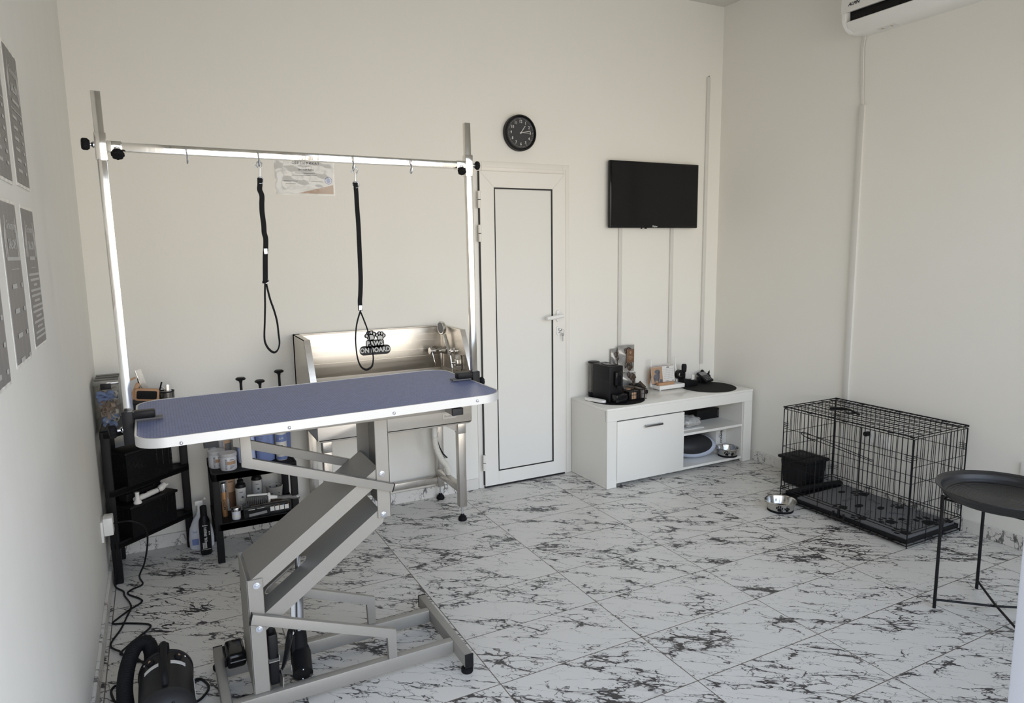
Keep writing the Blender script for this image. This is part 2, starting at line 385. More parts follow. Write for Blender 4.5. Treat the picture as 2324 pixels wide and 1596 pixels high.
    def quad(s, o, u, v, t=0.0006):
        """thin slab with corner o, edges u and v, lifted t along u x v"""
        o, u, v = V(o), V(u), V(v); n = u.cross(v).normalized()*t
        c = [o, o+u, o+u+v, o+v]; A = [s.bm.verts.new(p) for p in c]; Bq = [s.bm.verts.new(p+n) for p in c]
        s.bm.faces.new(A[::-1]); s.bm.faces.new(Bq)
        for i in range(4): s.bm.faces.new((A[i], A[(i+1) % 4], Bq[(i+1) % 4], Bq[i]))
        return s
    def disc(s, c, r, u, v, t=0.0006, seg=20, ru=1.0, rv=1.0):
        c, u, v = V(c), V(u).normalized(), V(v).normalized(); n = u.cross(v)*t
        A = [s.bm.verts.new(c+u*(r*ru*math.cos(2*PI*i/seg))+v*(r*rv*math.sin(2*PI*i/seg))) for i in range(seg)]
        Bq = [s.bm.verts.new(q.co+n) for q in A]
        s.bm.faces.new(A[::-1]); s.bm.faces.new(Bq)
        for i in range(seg): s.bm.faces.new((A[i], A[(i+1) % seg], Bq[(i+1) % seg], Bq[i]))
        return s
    def T(s, m): bmesh.ops.transform(s.bm, matrix=m, verts=s.bm.verts[:]); return s
    def build(s, name, mt, parent=None, label=None, cat=None, group=None, kind=None, sharp=32, tl=None):
        bmesh.ops.recalc_face_normals(s.bm, faces=s.bm.faces[:])
        me = bpy.data.meshes.new(name); o = bpy.data.objects.new(name, me); COL.objects.link(o)
        if parent is not None:
            wm = Matrix(); q = parent
            chain = []
            while q is not None: chain.append(q); q = q.parent
            for q in reversed(chain): wm = wm @ q.matrix_basis
            o.parent = parent
            bmesh.ops.transform(s.bm, matrix=wm.inverted(), verts=s.bm.verts[:])
        elif kind != 'structure':
            xs = [v.co for v in s.bm.verts]
            c = V(((min(v.x for v in xs)+max(v.x for v in xs))/2, (min(v.y for v in xs)+max(v.y for v in xs))/2, min(v.z for v in xs)))
            bmesh.ops.translate(s.bm, vec=-c, verts=s.bm.verts[:]); o.location = c
        s.bm.to_mesh(me); s.bm.free()
        me.materials.append(M[mt] if isinstance(mt, str) else mt)
        for f in me.polygons: f.use_smooth = True
        me.set_sharp_from_angle(angle=math.radians(sharp))
        if label: o['label'] = label
        if cat: o['category'] = cat
        if group: o['group'] = group
        if kind: o['kind'] = kind
        return o

def catmull(P, closed, n=6):
    out = []; m = len(P); rng = m if closed else m-1
    for i in range(rng):
        if closed: a, b, c, d = P[i-1], P[i], P[(i+1) % m], P[(i+2) % m]
        else: a, b, c, d = P[max(i-1, 0)], P[i], P[i+1], P[min(i+2, m-1)]
        for k in range(n):
            t = k/n
            out.append(0.5*((2*b)+(c-a)*t+(2*a-5*b+4*c-d)*t*t+(3*b-3*c+d-a)*t**3))
    if not closed: out.append(P[-1])
    return out
def thing(name, label, cat, loc=(0, 0, 0), group=None, rz=0.0):
    o = bpy.data.objects.new(name, None); COL.objects.link(o); o.empty_display_size = 0.05
    o.location = loc; o.rotation_euler = (0, 0, rz); o['label'] = label; o['category'] = cat
    if group: o['group'] = group
    return o
def struct_empty(name, loc=(0, 0, 0)):
    o = bpy.data.objects.new(name, None); COL.objects.link(o); o.location = loc; o['kind'] = 'structure'; return o
def put(root, loc, rz=0.0, rx=0.0, ry=0.0):
    root.location = loc; root.rotation_euler = (rx, ry, rz)
def copy_thing(root, loc=None, label=None, rz=None):
    def cp(o, par):
        c = o.copy(); COL.objects.link(c)
        if par is not None: c.parent = par
        for ch in [x for x in bpy.data.objects if x.parent == o]: cp(ch, c)
        return c
    r = cp(root, None)
    if loc is not None: r.location = loc
    if rz is not None: r.rotation_euler.z = rz
    if label: r['label'] = label
    return r
def text(body, size, o, u, v, mt, parent, name='lettering', align='CENTER', ext=0.0004, sx=1.0, bold=0.0, shear=0.0, spacing=1.0):
    cu = bpy.data.curves.new('txt', 'FONT'); cu.body = body; cu.size = size; cu.align_x = align; cu.align_y = 'CENTER'
    cu.extrude = ext; cu.offset = bold; cu.shear = shear; cu.space_character = spacing; cu.resolution_u = 2
    ob = bpy.data.objects.new('txt', cu); me = bpy.data.meshes.new_from_object(ob)
    bpy.data.objects.remove(ob); bpy.data.curves.remove(cu)
    b = B(); b.bm.from_mesh(me); bpy.data.meshes.remove(me)
    u, v = V(u).normalized(), V(v).normalized(); n = u.cross(v); o = V(o)
    b.T(Matrix(((u.x*sx, v.x, n.x, o.x), (u.y*sx, v.y, n.y, o.y), (u.z*sx, v.z, n.z, o.z), (0, 0, 0, 1))))
    return b.build(name, mt, parent)
def rrect(x0, x1, y0, y1, r, n=6):
    P = []
    for cx, cy, a0 in ((x1-r, y0+r, -90), (x1-r, y1-r, 0), (x0+r, y1-r, 90), (x0+r, y0+r, 180)):
        for k in range(n+1):
            a = math.radians(a0+90*k/n); P.append((cx+r*math.cos(a), cy+r*math.sin(a)))
    return P
def paw(b, c, s, u, v, t=0.0006):
    """paw print: one pad and four toes"""
    c, u, v = V(c), V(u).normalized(), V(v).normalized()
    b.disc(c-v*s*0.16, s*0.30, u, v, t, ru=1.05, rv=0.85)
    b.disc(c-v*s*0.30-u*s*0.16, s*0.15, u, v, t*.8, 14); b.disc(c-v*s*0.30+u*s*0.16, s*0.15, u, v, t*.9, 14)
    for dx, dy in ((-0.42, 0.10), (-0.16, 0.34), (0.16, 0.34), (0.42, 0.10)):
        b.disc(c+u*s*dx+v*s*dy, s*0.13, u, v, t, 14, ru=0.85, rv=1.25)
# ------------------------------------------------------------------ room shell
XL, XR, D, H, YF = -0.28, 3.60, 3.74, 3.08, 0.42
b = B(); b.box((XL-0.15, -1.2, -0.12), (XR+0.15, D+0.15, 0)); b.build('floor', 'floor', kind='structure')
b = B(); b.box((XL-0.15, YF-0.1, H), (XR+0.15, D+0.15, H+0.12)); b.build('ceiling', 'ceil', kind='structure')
b = B(); b.box((XL-0.15, D, 0), (1.70, D+0.15, H)); b.box((2.34, D, 0), (XR+0.15, D+0.15, H)); b.box((1.70, D, 1.965), (2.34, D+0.15, H))
b.build('wall_back', 'wall', kind='structure')
b = B(); b.box((XL-0.15, YF-0.1, 0), (XL, D, H)); b.build('wall_left', 'wall_streaked', kind='structure')
b = B(); b.box((XR, YF-0.1, 0), (XR+0.15, D, H)); b.build('wall_right', 'wall', kind='structure')
b = B(); b.box((XL, YF-0.1, 2.24), (1.0, YF, H)); b.box((1.0, YF-0.1, 2.58), (XR, YF, H)); b.box((1.0, YF-0.1, 0), (XR, YF, 0.26)); b.box((3.55, YF-0.1, 0.26), (XR, YF, 2.58))
b.build('wall_front', 'wall', kind='structure')
def skirt(name, lo, hi):
    b = B(); b.box(lo, hi, 0.002, 1); b.build(name, 'skirt', kind='structure')
skirt('baseboard_back', (XL+0.012, D-0.012, 0), (1.682, D, 0.068))
skirt('baseboard_right', (XR-0.012, YF, 0), (XR, D, 0.068))
skirt('baseboard_left', (XL, YF, 0), (XL+0.012, D, 0.068))

# inner door
dr = struct_empty('door_1', (2.02, D, 0))
b = B(); y0, y1 = D-0.006, D+0.07
b.box((1.69, y0, 0.0), (1.748, y1, 1.976), 0.002); b.box((2.303, y0, 0.0), (2.35, y1, 1.976), 0.002); b.box((1.748, y0, 1.918), (2.303, y1, 1.976), 0.002)
b.box((2.322, y0-0.004, 0.0), (2.3245, y0, 1.945)); b.box((1.748, y0-0.004, 1.943), (2.3245, y0, 1.9455))
b.build('door_frame', 'pvc', dr)
b = B(); lt = D-0.026
b.ring([(1.724, .014), (2.303, .014), (2.303, 1.918), (1.724, 1.918)], [(1.822, .108), (2.206, .108), (2.206, 1.818), (1.822, 1.818)], 'y', lt, D+0.03)
leaf = b.build('door_leaf', 'pvc', dr)
b = B(); b.ring([(1.815, .100), (2.214, .100), (2.214, 1.826), (1.815, 1.826)], [(1.8215, .1075), (2.2055, .1075), (2.2055, 1.8175), (1.8215, 1.8175)], 'y', lt-0.0015, lt+0.012)
b.build('gasket', 'gasket', leaf)
b = B(); b.box((1.8205, lt+0.004, .106), (2.2065, D+0.02, 1.819)); b.build('door_panel', 'panel', leaf)
b = B(); b.box((1.7195, lt+0.006, .02), (1.724, D, 1.918)); b.box((1.724, D-0.02, 0.001), (2.303, D+0.02, 0.014)); b.build('door_gap', 'gasket', dr)
b = B()
b.tube([(1.817, lt-0.0006, 1.825), (1.726, lt-0.0006, 1.916)], 0.0006, 4, smooth=False); b.tube([(2.212, lt-0.0006, 1.825), (2.301, lt-0.0006, 1.916)], 0.0006, 4, smooth=False)
b.tube([(1.817, lt-0.0006, .10), (1.817, lt-0.0006, .016)], 0.0004, 4, smooth=False)
b.build('mitre_joint', 'tileedge', leaf)
for z in (1.754, 1.560, 0.168):
    b = B(); b.cyl((1.7155, lt-0.008, z-0.049), (1.7155, lt-0.008, z-0.002), 0.0095); b.cyl((1.7155, lt-0.008, z+0.002), (1.7155, lt-0.008, z+0.049), 0.0095)
    b.box((1.7155, lt-0.006, z-0.049), (1.728, lt+0.004, z+0.049), 0.002)
    h = b.build('hinge', 'pvc', dr)
    b = B(); b.cyl((1.7155, lt-0.008, z-0.0025), (1.7155, lt-0.008, z+0.0025), 0.0085); b.build('hinge_ring', 'gasket', h)
hx = 2.252
b = B(); b.prism(rrect(hx-0.017, hx+0.017, 1.008, 1.082, 0.014), 'y', lt-0.010, lt, 0.002)
hd = b.build('handle_plate', 'white', dr)
b = B(); b.cyl((hx+0.002, lt-0.008, 1.045), (hx+0.002, lt-0.042, 1.045), 0.011)
b.tube([(hx+0.010, lt-0.044, 1.048), (hx-0.02, lt-0.048, 1.047), (hx-0.07, lt-0.046, 1.040), (hx-0.108, lt-0.044, 1.037)], 0.0125, 12)
b.build('lever', 'white', hd)
b = B(); b.prism(rrect(hx-0.014, hx+0.014, 0.922, 0.980, 0.012), 'y', lt-0.007, lt, 0.002); ck = b.build('lock_plate', 'white', dr)
b = B(); b.cyl((hx+0.001, lt-0.006, 0.959), (hx+0.001, lt-0.012, 0.959), 0.0085); b.box((hx-0.0035, lt-0.012, 0.938), (hx+0.0055, lt-0.006, 0.957), 0.002); b.build('lock_cylinder', 'zinc', ck)
ky = thing('key_bunch', 'small door keys on a ring hanging from the lock of the white door', 'keys', (hx+0.02, lt-0.02, 0.89))
b = B(); b.prism([(hx-0.006, 0.952), (hx+0.008, 0.952), (hx+0.008, 0.966), (hx-0.006, 0.966)], 'y', lt-0.030, lt-0.012, 0.002); b.build('key', 'zinc', ky)
b = B(); b.tube([(hx+0.018+0.013*math.cos(a), lt-0.022, 0.948+0.013*math.sin(a)) for a in [i*PI/6 for i in range(12)]], 0.0011, 6, True); b.build('ring', 'zinc', ky)
b = B(); b.cyl((hx+0.020, lt-0.024, 0.927), (hx+0.020, lt-0.021, 0.927), 0.009); b.box((hx+0.0175, lt-0.024, 0.885), (hx+0.0225, lt-0.021, 0.922)); b.build('key', 'zinc', ky)

# entrance: door frame post beside the camera, and the shop window
d2 = struct_empty('door_2', (0.95, YF, 0))
b = B(); b.box((0.922, YF-0.07, 0), (0.950, YF+0.005, 2.24), 0.003); b.box((0.975, YF-0.07, 0), (1.0, YF+0.005, 2.24), 0.003); b.box((XL, YF-0.07, 2.19), (0.922, YF, 2.24), 0.003)
b.build('door_frame', 'doorpost', d2)
b = B(); b.box((0.950, YF-0.06, 0), (0.975, YF-0.004, 2.19)); b.build('weather_strip', 'midgrey', d2)
wn = struct_empty('window_1', (2.27, YF-0.05, 0.26))
b = B(); o = [(1.0, .26), (3.55, .26), (3.55, 2.58), (1.0, 2.58)]; i_ = [(1.05, .31), (3.50, .31), (3.50, 2.53), (1.05, 2.53)]
b.ring(o, i_, 'y', YF-0.08, YF-0.02); b.box((2.25, YF-0.08, .31), (2.31, YF-0.02, 2.53)); b.build('window_frame', 'white', wn)
b = B(); b.box((1.05, YF-0.052, .31), (2.25, YF-0.048, 2.53)); b.build('pane', 'glass', wn)
b = B(); b.box((2.31, YF-0.052, .31), (3.50, YF-0.048, 2.53)); b.build('pane', 'glass', wn)

# ------------------------------------------------------------------ wall fittings
# trunking
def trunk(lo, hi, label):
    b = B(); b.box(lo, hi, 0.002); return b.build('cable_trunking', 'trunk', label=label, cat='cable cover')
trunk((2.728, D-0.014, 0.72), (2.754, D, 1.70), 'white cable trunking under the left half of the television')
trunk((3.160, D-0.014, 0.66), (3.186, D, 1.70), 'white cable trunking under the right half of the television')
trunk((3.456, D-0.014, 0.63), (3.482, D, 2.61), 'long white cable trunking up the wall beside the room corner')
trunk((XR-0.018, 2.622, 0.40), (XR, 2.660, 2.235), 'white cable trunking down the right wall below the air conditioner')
b = B(); b.tube([(3.462, D-0.004, 0.635), (3.459, D-0.004, 0.58), (3.455, D-0.004, 0.508)], 0.002, 6); b.build('cable', 'pvc', label='thin white cable dropping from the corner trunking to the cabinet', cat='cable')
b = B(); b.tube([(3.468, D-0.004, 2.605), (3.474, D-0.004, 2.612), (3.478, D-0.006, 2.620)], 0.0025, 6); b.build('cable', 'ink', label='cut black cable end at the top of the corner trunking', cat='cable')
b = B()
for dy in (-0.006, 0.0, 0.006): b.tube([(XR-0.007, 2.655+dy, 2.60), (XR-0.007, 2.662+dy, 2.54), (XR-0.007, 2.656+dy, 2.40), (XR-0.007, 2.650+dy*.8, 2.30), (XR-0.007, 2.643+dy*.6, 2.225)], 0.0045, 8)
b.build('cable', 'trunk', label='white bundled cable between the air conditioner and its trunking', cat='cable')

# television
tv = thing('television', 'black flat television on the back wall above the white cabinet', 'television', (2.995, D-0.03, 1.59))
b = B(); b.box((2.627, 3.690, 1.594), (3.363, 3.716, 2.019), 0.006); b.box((2.75, 3.716, 1.66), (3.24, 3.732, 1.92), 0.008); b.box((2.90, 3.73, 1.70), (3.09, D, 1.86)); body = b.build('casing', 'blackgloss', tv)
b = B(); b.box((2.640, 3.6885, 1.610), (3.350, 3.6905, 2.007)); b.build('screen', 'blackgloss', tv)
text('Fisher', 0.017, (2.992, 3.6875, 1.6035), (1, 0, 0), (0, 0, 1), 'lightink', tv, bold=0.0003)
b = B(); b.box((2.885, 3.695, 1.588), (2.892, 3.705, 1.595)); b.build('sensor', 'black', tv)
b = B(); b.box((2.918, 3.695, 1.588), (2.930, 3.705, 1.595)); b.build('button', 'black', tv)

# clock
cc = V((1.996, D, 2.146)); ck = thing('wall_clock', 'round black wall clock above the white door showing past one', 'clock', (cc.x, D, cc.z-0.1))
RX = Matrix.Rotation(PI/2, 4, 'X')
b = B(); b.lathe([(0, 0), (0.098, 0), (0.104, 0.004), (0.104, 0.034), (0.100, 0.040), (0.094, 0.040), (0.090, 0.030), (0, 0.030)], cc, 64, RX); b.build('case', 'black', ck)
b = B(); b.cyl(cc+V((0, -0.0305, 0)), cc+V((0, -0.0315, 0)), 0.0895, seg=64); M['dial'] = mat('clock_dial', (0.028, 0.028, 0.030), 0.5); b.build('dial', 'dial', ck)
yy = D-0.0320
for k in range(1, 13):
    a = PI/2-k*PI/6
    text(str(k), 0.0235, (cc.x+0.064*math.cos(a), yy, cc.z+0.064*math.sin(a)), (1, 0, 0), (0, 0, 1), 'lightink', ck, name='numeral', bold=0.0003, sx=0.9)
b = B()
for k in range(60):
    a = k*PI/30; ca, sa = math.cos(a), math.sin(a); r0 = 0.0755 if k % 5 == 0 else 0.0785; w = 0.0014 if k % 5 == 0 else 0.0007
    b.quad(cc+V((r0*ca+w*sa/2, yy-D, r0*sa-w*ca/2)), V((ca, 0, sa))*(0.083-r0), V((-sa, 0, ca))*w, 0.0003)
b.build('minute_marks', 'lightink', ck)
def hand(nm_, L, ang, w, y):
    ca, sa = math.cos(ang), math.sin(ang); b = B(); u = V((ca, 0, sa)); v = V((-sa, 0, ca))
    b.quad(V((cc.x, y, cc.z))-u*0.008-v*w/2, u*(L+0.008), v*w, 0.0006); b.build(nm_, 'lightink', ck)
hand('hour_hand', 0.050, math.radians(54), 0.0036, yy-0.001); hand('minute_hand', 0.066, math.radians(12), 0.003, yy-0.002)
hand('second_hand', 0.060, math.radians(0), 0.0014, yy-0.003)
b = B(); b.cyl((cc.x, yy, cc.z), (cc.x, yy-0.005, cc.z), 0.0045); b.build('hub', 'lightink', ck)

# certificate in a plastic sleeve
ce = thing('certificate', 'certificate in a shiny plastic sleeve on the back wall behind the steel crossbar', 'certificate', (0.74, D, 1.756))
b = B(); b.box((0.592, D-0.0025, 1.762), (0.884, D-0.0012, 1.968)); M['certpaper'] = mat('certificate_paper', (0.66, 0.655, 0.63), 0.5); b.build('paper', 'certpaper', ce)
b = B(); b.prism([(0.70, 1.766), (0.882, 1.766), (0.882, 1.812)], 'y', D-0.0032, D-0.0026); b.build('tan_corner', 'tan', ce)
ux, uz = (1, 0, 0), (0, 0, 1)
text('СЕРТИФИКАТ', 0.0165, (0.745, D-0.0035, 1.9185), ux, uz, 'greyink', ce, bold=0.0003, spacing=1.35)
text('Цветина Янева', 0.0115, (0.745, D-0.0035, 1.886), ux, uz, 'greyink', ce, bold=0.0002, shear=0.15)
b = B()
for x0, x1, z in ((.705, .765, 1.903), (.69, .79, 1.867), (.675, .80, 1.856), (.63, .70, 1.826), (.77, .83, 1.826), (.64, .69, 1.812)): b.quad((x0, D-0.0027, z), (x1-x0, 0, 0), (0, 0, 0.0022), 0.0004)
b.build('small_print', 'greyink', ce)
b = B(); b.lathe([(0.019, 0), (0.019, 0.0006), (0.0155, 0.0006), (0.0155, 0)], (0.858, D-0.0026, 1.834), 28, RX); b.disc((0.858, D-0.0026, 1.834), 0.011, ux, uz, 0.0006)
b.build('round_seal', 'jug_blue', ce)
# sleeve: a wrinkled sheet in front
b = B(); nx, nz = 34, 26; g = []
for j in range(nz+1):
    row = []
    for i in range(nx+1):
        x = 0.586+0.304*i/nx; z = 1.756+0.216*j/nz
        e = min(i, nx-i, j, nz-j)/6.0; e = min(1, e)
        y = D-0.005-e*(0.0022*math.sin(x*41+z*60)*math.sin(z*47-x*17)+0.0012*math.sin(x*70-z*35)+0.002)
        row.append(b.bm.verts.new((x, min(y, D-0.0038), z)))
    g.append(row)
for j in range(nz):
    for i in range(nx): b.bm.faces.new((g[j][i], g[j][i+1], g[j+1][i+1], g[j+1][i]))
b.build('plastic_sleeve', 'sleeve', ce, sharp=60)

# posters on the left wall
def poster(y0, y1, z0, z1, label, lines, rippled=False):
    t = thing('poster', label, 'poster', (XL, (y0+y1)/2, z0), group='grey laminated posters on the left wall')
    b = B(); n = 14; A = []
    for i in range(n+1):
        y = y0-0.006+(y1-y0+0.012)*i/n; w = (0.0014 if rippled else 0.0006)*abs(math.sin(i*0.9))
        A.append((XL+0.0012+w, y))
    vs = [(b.bm.verts.new((x, y, z0-0.008)), b.bm.verts.new((x, y, z1+0.008)), b.bm.verts.new((x-0.001, y, z1+0.008)), b.bm.verts.new((x-0.001, y, z0-0.008))) for x, y in A]
    for p, q in zip(vs, vs[1:]):
        for k in range(4): b.bm.faces.new((p[k], p[(k+1) % 4], q[(k+1) % 4], q[k]))
    b.bm.faces.new(vs[0]); b.bm.faces.new(vs[-1][::-1]); b.build('sleeve', 'posteredge', t)
    b = B(); vs = [(b.bm.verts.new((x+0.0012, y0+(y1-y0)*i/n, z0)), b.bm.verts.new((x+0.0012, y0+(y1-y0)*i/n, z1)), b.bm.verts.new((x+0.0004, y0+(y1-y0)*i/n, z1)), b.bm.verts.new((x+0.0004, y0+(y1-y0)*i/n, z0))) for i, (x, y) in enumerate(A)]
    for p, q in zip(vs, vs[1:]):
        for k in range(4): b.bm.faces.new((p[k], p[(k+1) % 4], q[(k+1) % 4], q[k]))
    b.bm.faces.new(vs[0]); b.bm.faces.new(vs[-1][::-1]); b.build('sheet', 'poster', t)
    x = XL+0.0026+(0.0014 if rippled else 0.0006); ym = (y0+y1)/2; w = y1-y0
    text('Grooming', 0.028, (x, ym, z1-0.050), (0, 1, 0), uz, 'posterink', t, shear=0.3, ext=0.0001)
    text('SALON', 0.030, (x, ym, z1-0.092), (0, 1, 0), uz, 'posterink', t, bold=0.0008, ext=0.0001)
    b = B()
    # dog silhouettes on both sides of the title
    for s, yc in ((1, y1-0.022), (-1, y0+0.022)):
        b.prism([(yc-0.008*s, z1-0.12), (yc-0.004*s, z1-0.12), (yc-0.004*s, z1-0.09), (yc+0.006*s, z1-0.09), (yc+0.008*s, z1-0.12), (yc+0.012*s, z1-0.12), (yc+0.012*s, z1-0.075), (yc-0.006*s, z1-0.045), (yc-0.012*s, z1-0.03), (yc-0.010*s, z1-0.075)], 'x', x-0.0005, x)
    random.seed(int(y0*1000+z0*77))
    for dz, ww, hh, oy in lines: b.quad((x, ym+oy-ww*w/2, z1-dz), (0, ww*w, 0), (0, 0, hh), 0.0002)
    b.build('small_print', 'posterink', t)
price = [(0.128, .85, .008, 0), (0.148, .5, .0015, 0)]+[(0.19+k*0.055, .28, .010, -.03) for k in range(4)]+[(0.19+k*0.055, .10, .010, .065) for k in range(4)]
para = [(0.128, .45, .009, 0), (0.148, .4, .0015, 0)]+[(0.168+k*0.0135, random.choice((.9, .82, .95, .3, .5)), .006, 0) for k in range(13)]
rows = [(0.128, .5, .008, 0), (0.148, .85, .003, 0)]+[(0.17+k*0.026, .12, .008, .05) for k in range(6)]+[(0.17+k*0.026, .3, .008, -.04) for k in range(6)]
poster(2.100, 2.290, 1.640, 1.968, 'upper grey poster nearest the room corner on the left wall', rows, True)
poster(2.100, 2.285, 1.230, 1.577, 'lower grey poster nearest the room corner, filled with centred paragraphs', para)
poster(1.815, 2.010, 1.222, 1.577, 'lower grey price poster beside the one nearest the room corner', price, True)
poster(1.840, 2.025, 1.634, 1.968, 'upper grey poster half cut off by the left photo edge', rows, True)
poster(1.530, 1.720, 1.205, 1.577, 'lower grey poster at the photo edge with bright creases', price, True)

# air conditioner
ac = thing('air_conditioner', 'white wall air conditioner high on the right wall', 'air conditioner', (XR, 2.24, 2.56))
y0, y1 = 1.78, 2.650
prof = [(3.600, 2.600), (3.520, 2.590), (3.455, 2.592), (3.425, 2.604), (3.405, 2.625), (3.392, 2.648), (3.390, 2.66), (3.388, 2.88), (3.400, 2.895), (3.600, 2.895)]
prof_low = [(3.600, 2.600), (3.520, 2.590), (3.475, 2.588), (3.455, 2.594), (3.500, 2.65), (3.520, 2.895), (3.600, 2.895)]
b = B(); b.prism([(x, z) for x, z in prof], 'y', y1-0.028, y1, 0.004); b.prism(prof, 'y', y0, y0+0.028, 0.004)
b.prism(prof_low, 'y', y0+0.02, y1-0.02); b.build('casing', 'white', ac)
b = B(); b.prism([(3.386, 2.686), (3.384, 2.885), (3.396, 2.898), (3.60, 2.898), (3.60, 2.85), (3.42, 2.84), (3.41, 2.690)], 'y', y0-0.002, y1+0.002, 0.003); b.build('front_cover', 'white', ac)
b = B(); b.prism([(3.425, 2.640), (3.50, 2.632), (3.50, 2.70), (3.42, 2.70)], 'y', y0+0.03, y1-0.03); b.build('air_slot', 'black', ac)
b = B(); b.prism([(3.3915, 2.637), (3.410, 2.611), (3.455, 2.594), (3.458, 2.600), (3.413, 2.619), (3.397, 2.641)], 'y', y0+0.024, y1-0.030, 0.001); b.build('flap', 'white', ac)
for k in range(17):
    y = y1-0.075-k*0.046
    b = B(); b.prism([(3.415, 2.643), (3.44, 2.634), (3.45, 2.655), (3.425, 2.667)], 'y', y-0.001, y+0.001); b.T(Matrix.Translation((0, 0, 0))); b.build('louvre', 'darkgrey', ac)
text('ALPIN', 0.022, (3.3845, y1-0.075, 2.722), (0, -1, 0), uz, 'ink', ac, bold=0.0006, shear=0.25, sx=1.1)
b = B(); b.box((3.49, y1-0.24, 2.5872), (3.53, y1-0.14, 2.5895)); b.build('rating_sticker', 'label', ac)
b = B(); b.box((3.50, y1-0.165, 2.5866), (3.52, y1-0.158, 2.5872)); b.box((3.50, y1-0.215, 2.5866), (3.52, y1-0.208, 2.5872)); b.build('sticker_print', 'orange', ac)

# sockets
def socket(name, c, ax, label, w=0.08):
    t = thing(name, label, 'socket', c)
    if ax == 'x-': lo, hi = (c[0]-0.010, c[1]-w/2, c[2]), (c[0], c[1]+w/2, c[2]+0.08)
    else: lo, hi = (c[0], c[1]-w/2, c[2]), (c[0]+0.010, c[1]+w/2, c[2]+0.08)
    b = B(); b.box(lo, hi, 0.003); b.build('plate', 'white', t); xf = lo[0] if ax == 'x-' else hi[0]; s = -1 if ax == 'x-' else 1
    cm = V((xf, c[1], c[2]+0.04)); b = B(); b.cyl(cm, cm+V((s*0.0015, 0, 0)), 0.019); b.build('recess', 'label', t)
    return t
socket('wall_socket', (XR, 2.395, 0.315), 'x-', 'white wall socket right of the plugged one behind the crate')
socket('wall_socket', (XR, 2.480, 0.335), 'x-', 'white wall socket behind the wire crate with a plug in it')
b = B(); b.cyl((XR-0.012, 2.480, 0.385), (XR-0.040, 2.480, 0.385), 0.014); b.build('plug', 'black', label='small black plug in the socket behind the wire crate', cat='plug')
b = B(); b.tube([(XR-0.03, 2.470, 0.372), (XR-0.02, 2.455, 0.30), (XR-0.018, 2.48, 0.205), (XR-0.018, 2.53, 0.160), (XR-0.018, 2.585, 0.168), (XR-0.018, 2.635, 0.26), (XR-0.016, 2.645, 0.41)], 0.0028, 8)
b.build('cable', 'pvc', label='thin white cable looping down behind the wire crate', cat='cable')
b = B(); b.box((XR-0.012, 1.60, 0.35), (XR, 1.692, 0.43), 0.003); b.build('wall_socket', 'white', label='white wall socket at the right photo edge above the side table', cat='socket')
# ------------------------------------------------------------------ grooming table
gt = thing('grooming_table', 'electric pet grooming table with blue ribbed top on a silver folding lift frame', 'grooming table', (0.47, 2.27, 0))
TT = Matrix.Translation((0.472, 2.319, 0.975)) @ Matrix.Rotation(math.radians(0.47), 4, 'Z') @ Matrix.Rotation(-math.radians(0.59), 4, 'Y')
LX, WY = 1.108/2, 0.573/2
b = B(); b.prism(rrect(-LX+.006, LX-.006, -WY+.006, WY-.006, .072, 8), 'z', -0.026, -0.0012); b.T(TT); tp = b.build('table_top', 'bluemat', gt)
b = B(); b.ring(rrect(-LX, LX, -WY, WY, .078, 8), rrect(-LX+.0055, LX-.0055, -WY+.0055, WY-.0055, .0725, 8), 'z', -0.0275, 0.0); b.T(TT); b.build('edge_band', 'band', gt)
b = B()
for x, z in ((0.032, .953), (0.317, .958), (0.634, .962), (0.921, .968)): b.sph((x, 2.030+(x-.47)*.0082, z-0.003), 0.0046, (1, .6, 1), 12)
b.build('rivet', 'zinc', gt)
b = B(); b.box((-LX+.05, -WY+.05, -0.036), (LX-.05, WY-.05, -0.026)); b.T(TT); b.build('board', 'darkgrey', gt)
for x in (0.108, 0.866):
    b = B(); b.box((x-0.019, 2.075, 0.915), (x+0.019, 2.56, 0.938), 0.002); b.build('cross_rail', 'frame', gt)
    b = B(); b.box((x-0.0195, 2.072, 0.9145), (x+0.0195, 2.082, 0.9385), 0.002); b.build('end_cap', 'darkgrey', gt)
FY, BY = 2.152, 2.388
for y in (FY-0.018, BY):
    b = B(); b.box((0.127, y, 0.915), (0.847, y+0.018, 0.938), 0.002); b.build('side_rail', 'frame', gt)
# base
for y in (2.135, 2.375):
    b = B(); b.box((0.114, y, 0.026), (0.852, y+0.030, 0.076), 0.004); b.build('base_rail', 'frame', gt)
for x in (0.084, 0.852):
    b = B(); b.box((x, 2.034, 0.026), (x+0.030, 2.506, 0.076), 0.004); fb = b.build('base_crossbar', 'frame', gt)
    for y in (2.030, 2.506):
        b = B(); b.box((x-0.0005, y, 0.0255), (x+0.0305, y+0.004, 0.0765), 0.001); b.build('end_cap', 'black', fb)
for x in (0.099, 0.867):
    for y in (2.052, 2.488):
        b = B(); b.lathe([(0, 0), (0.019, 0), (0.021, 0.004), (0.021, 0.014), (0.016, 0.018), (0.006, 0.018), (0.006, 0.028), (0, 0.028)], (x, y, 0), 24); b.build('foot', 'rubberblack', gt)
def channel(x0, x1, web, z0, z1, name):
    b = B(); t = 0.004
    b.box((web, FY, z0), (web+t, BY, z1), 0.001, 1)
    b.box((x0, FY, z0), (x1, FY+t, z1), 0.0015, 1); b.box((x0, BY-t, z0), (x1, BY, z1), 0.0015, 1)
    return b.build(name, 'frame', gt)
channel(0.180, 0.228, 0.180, 0.076, 0.458, 'lower_column')
channel(0.602, 0.648, 0.644, 0.578, 0.938, 'upper_column')
ang = math.atan2(.294, .413); u = V((math.cos(ang), 0, math.sin(ang))); n = V((-math.sin(ang), 0, math.cos(ang)))
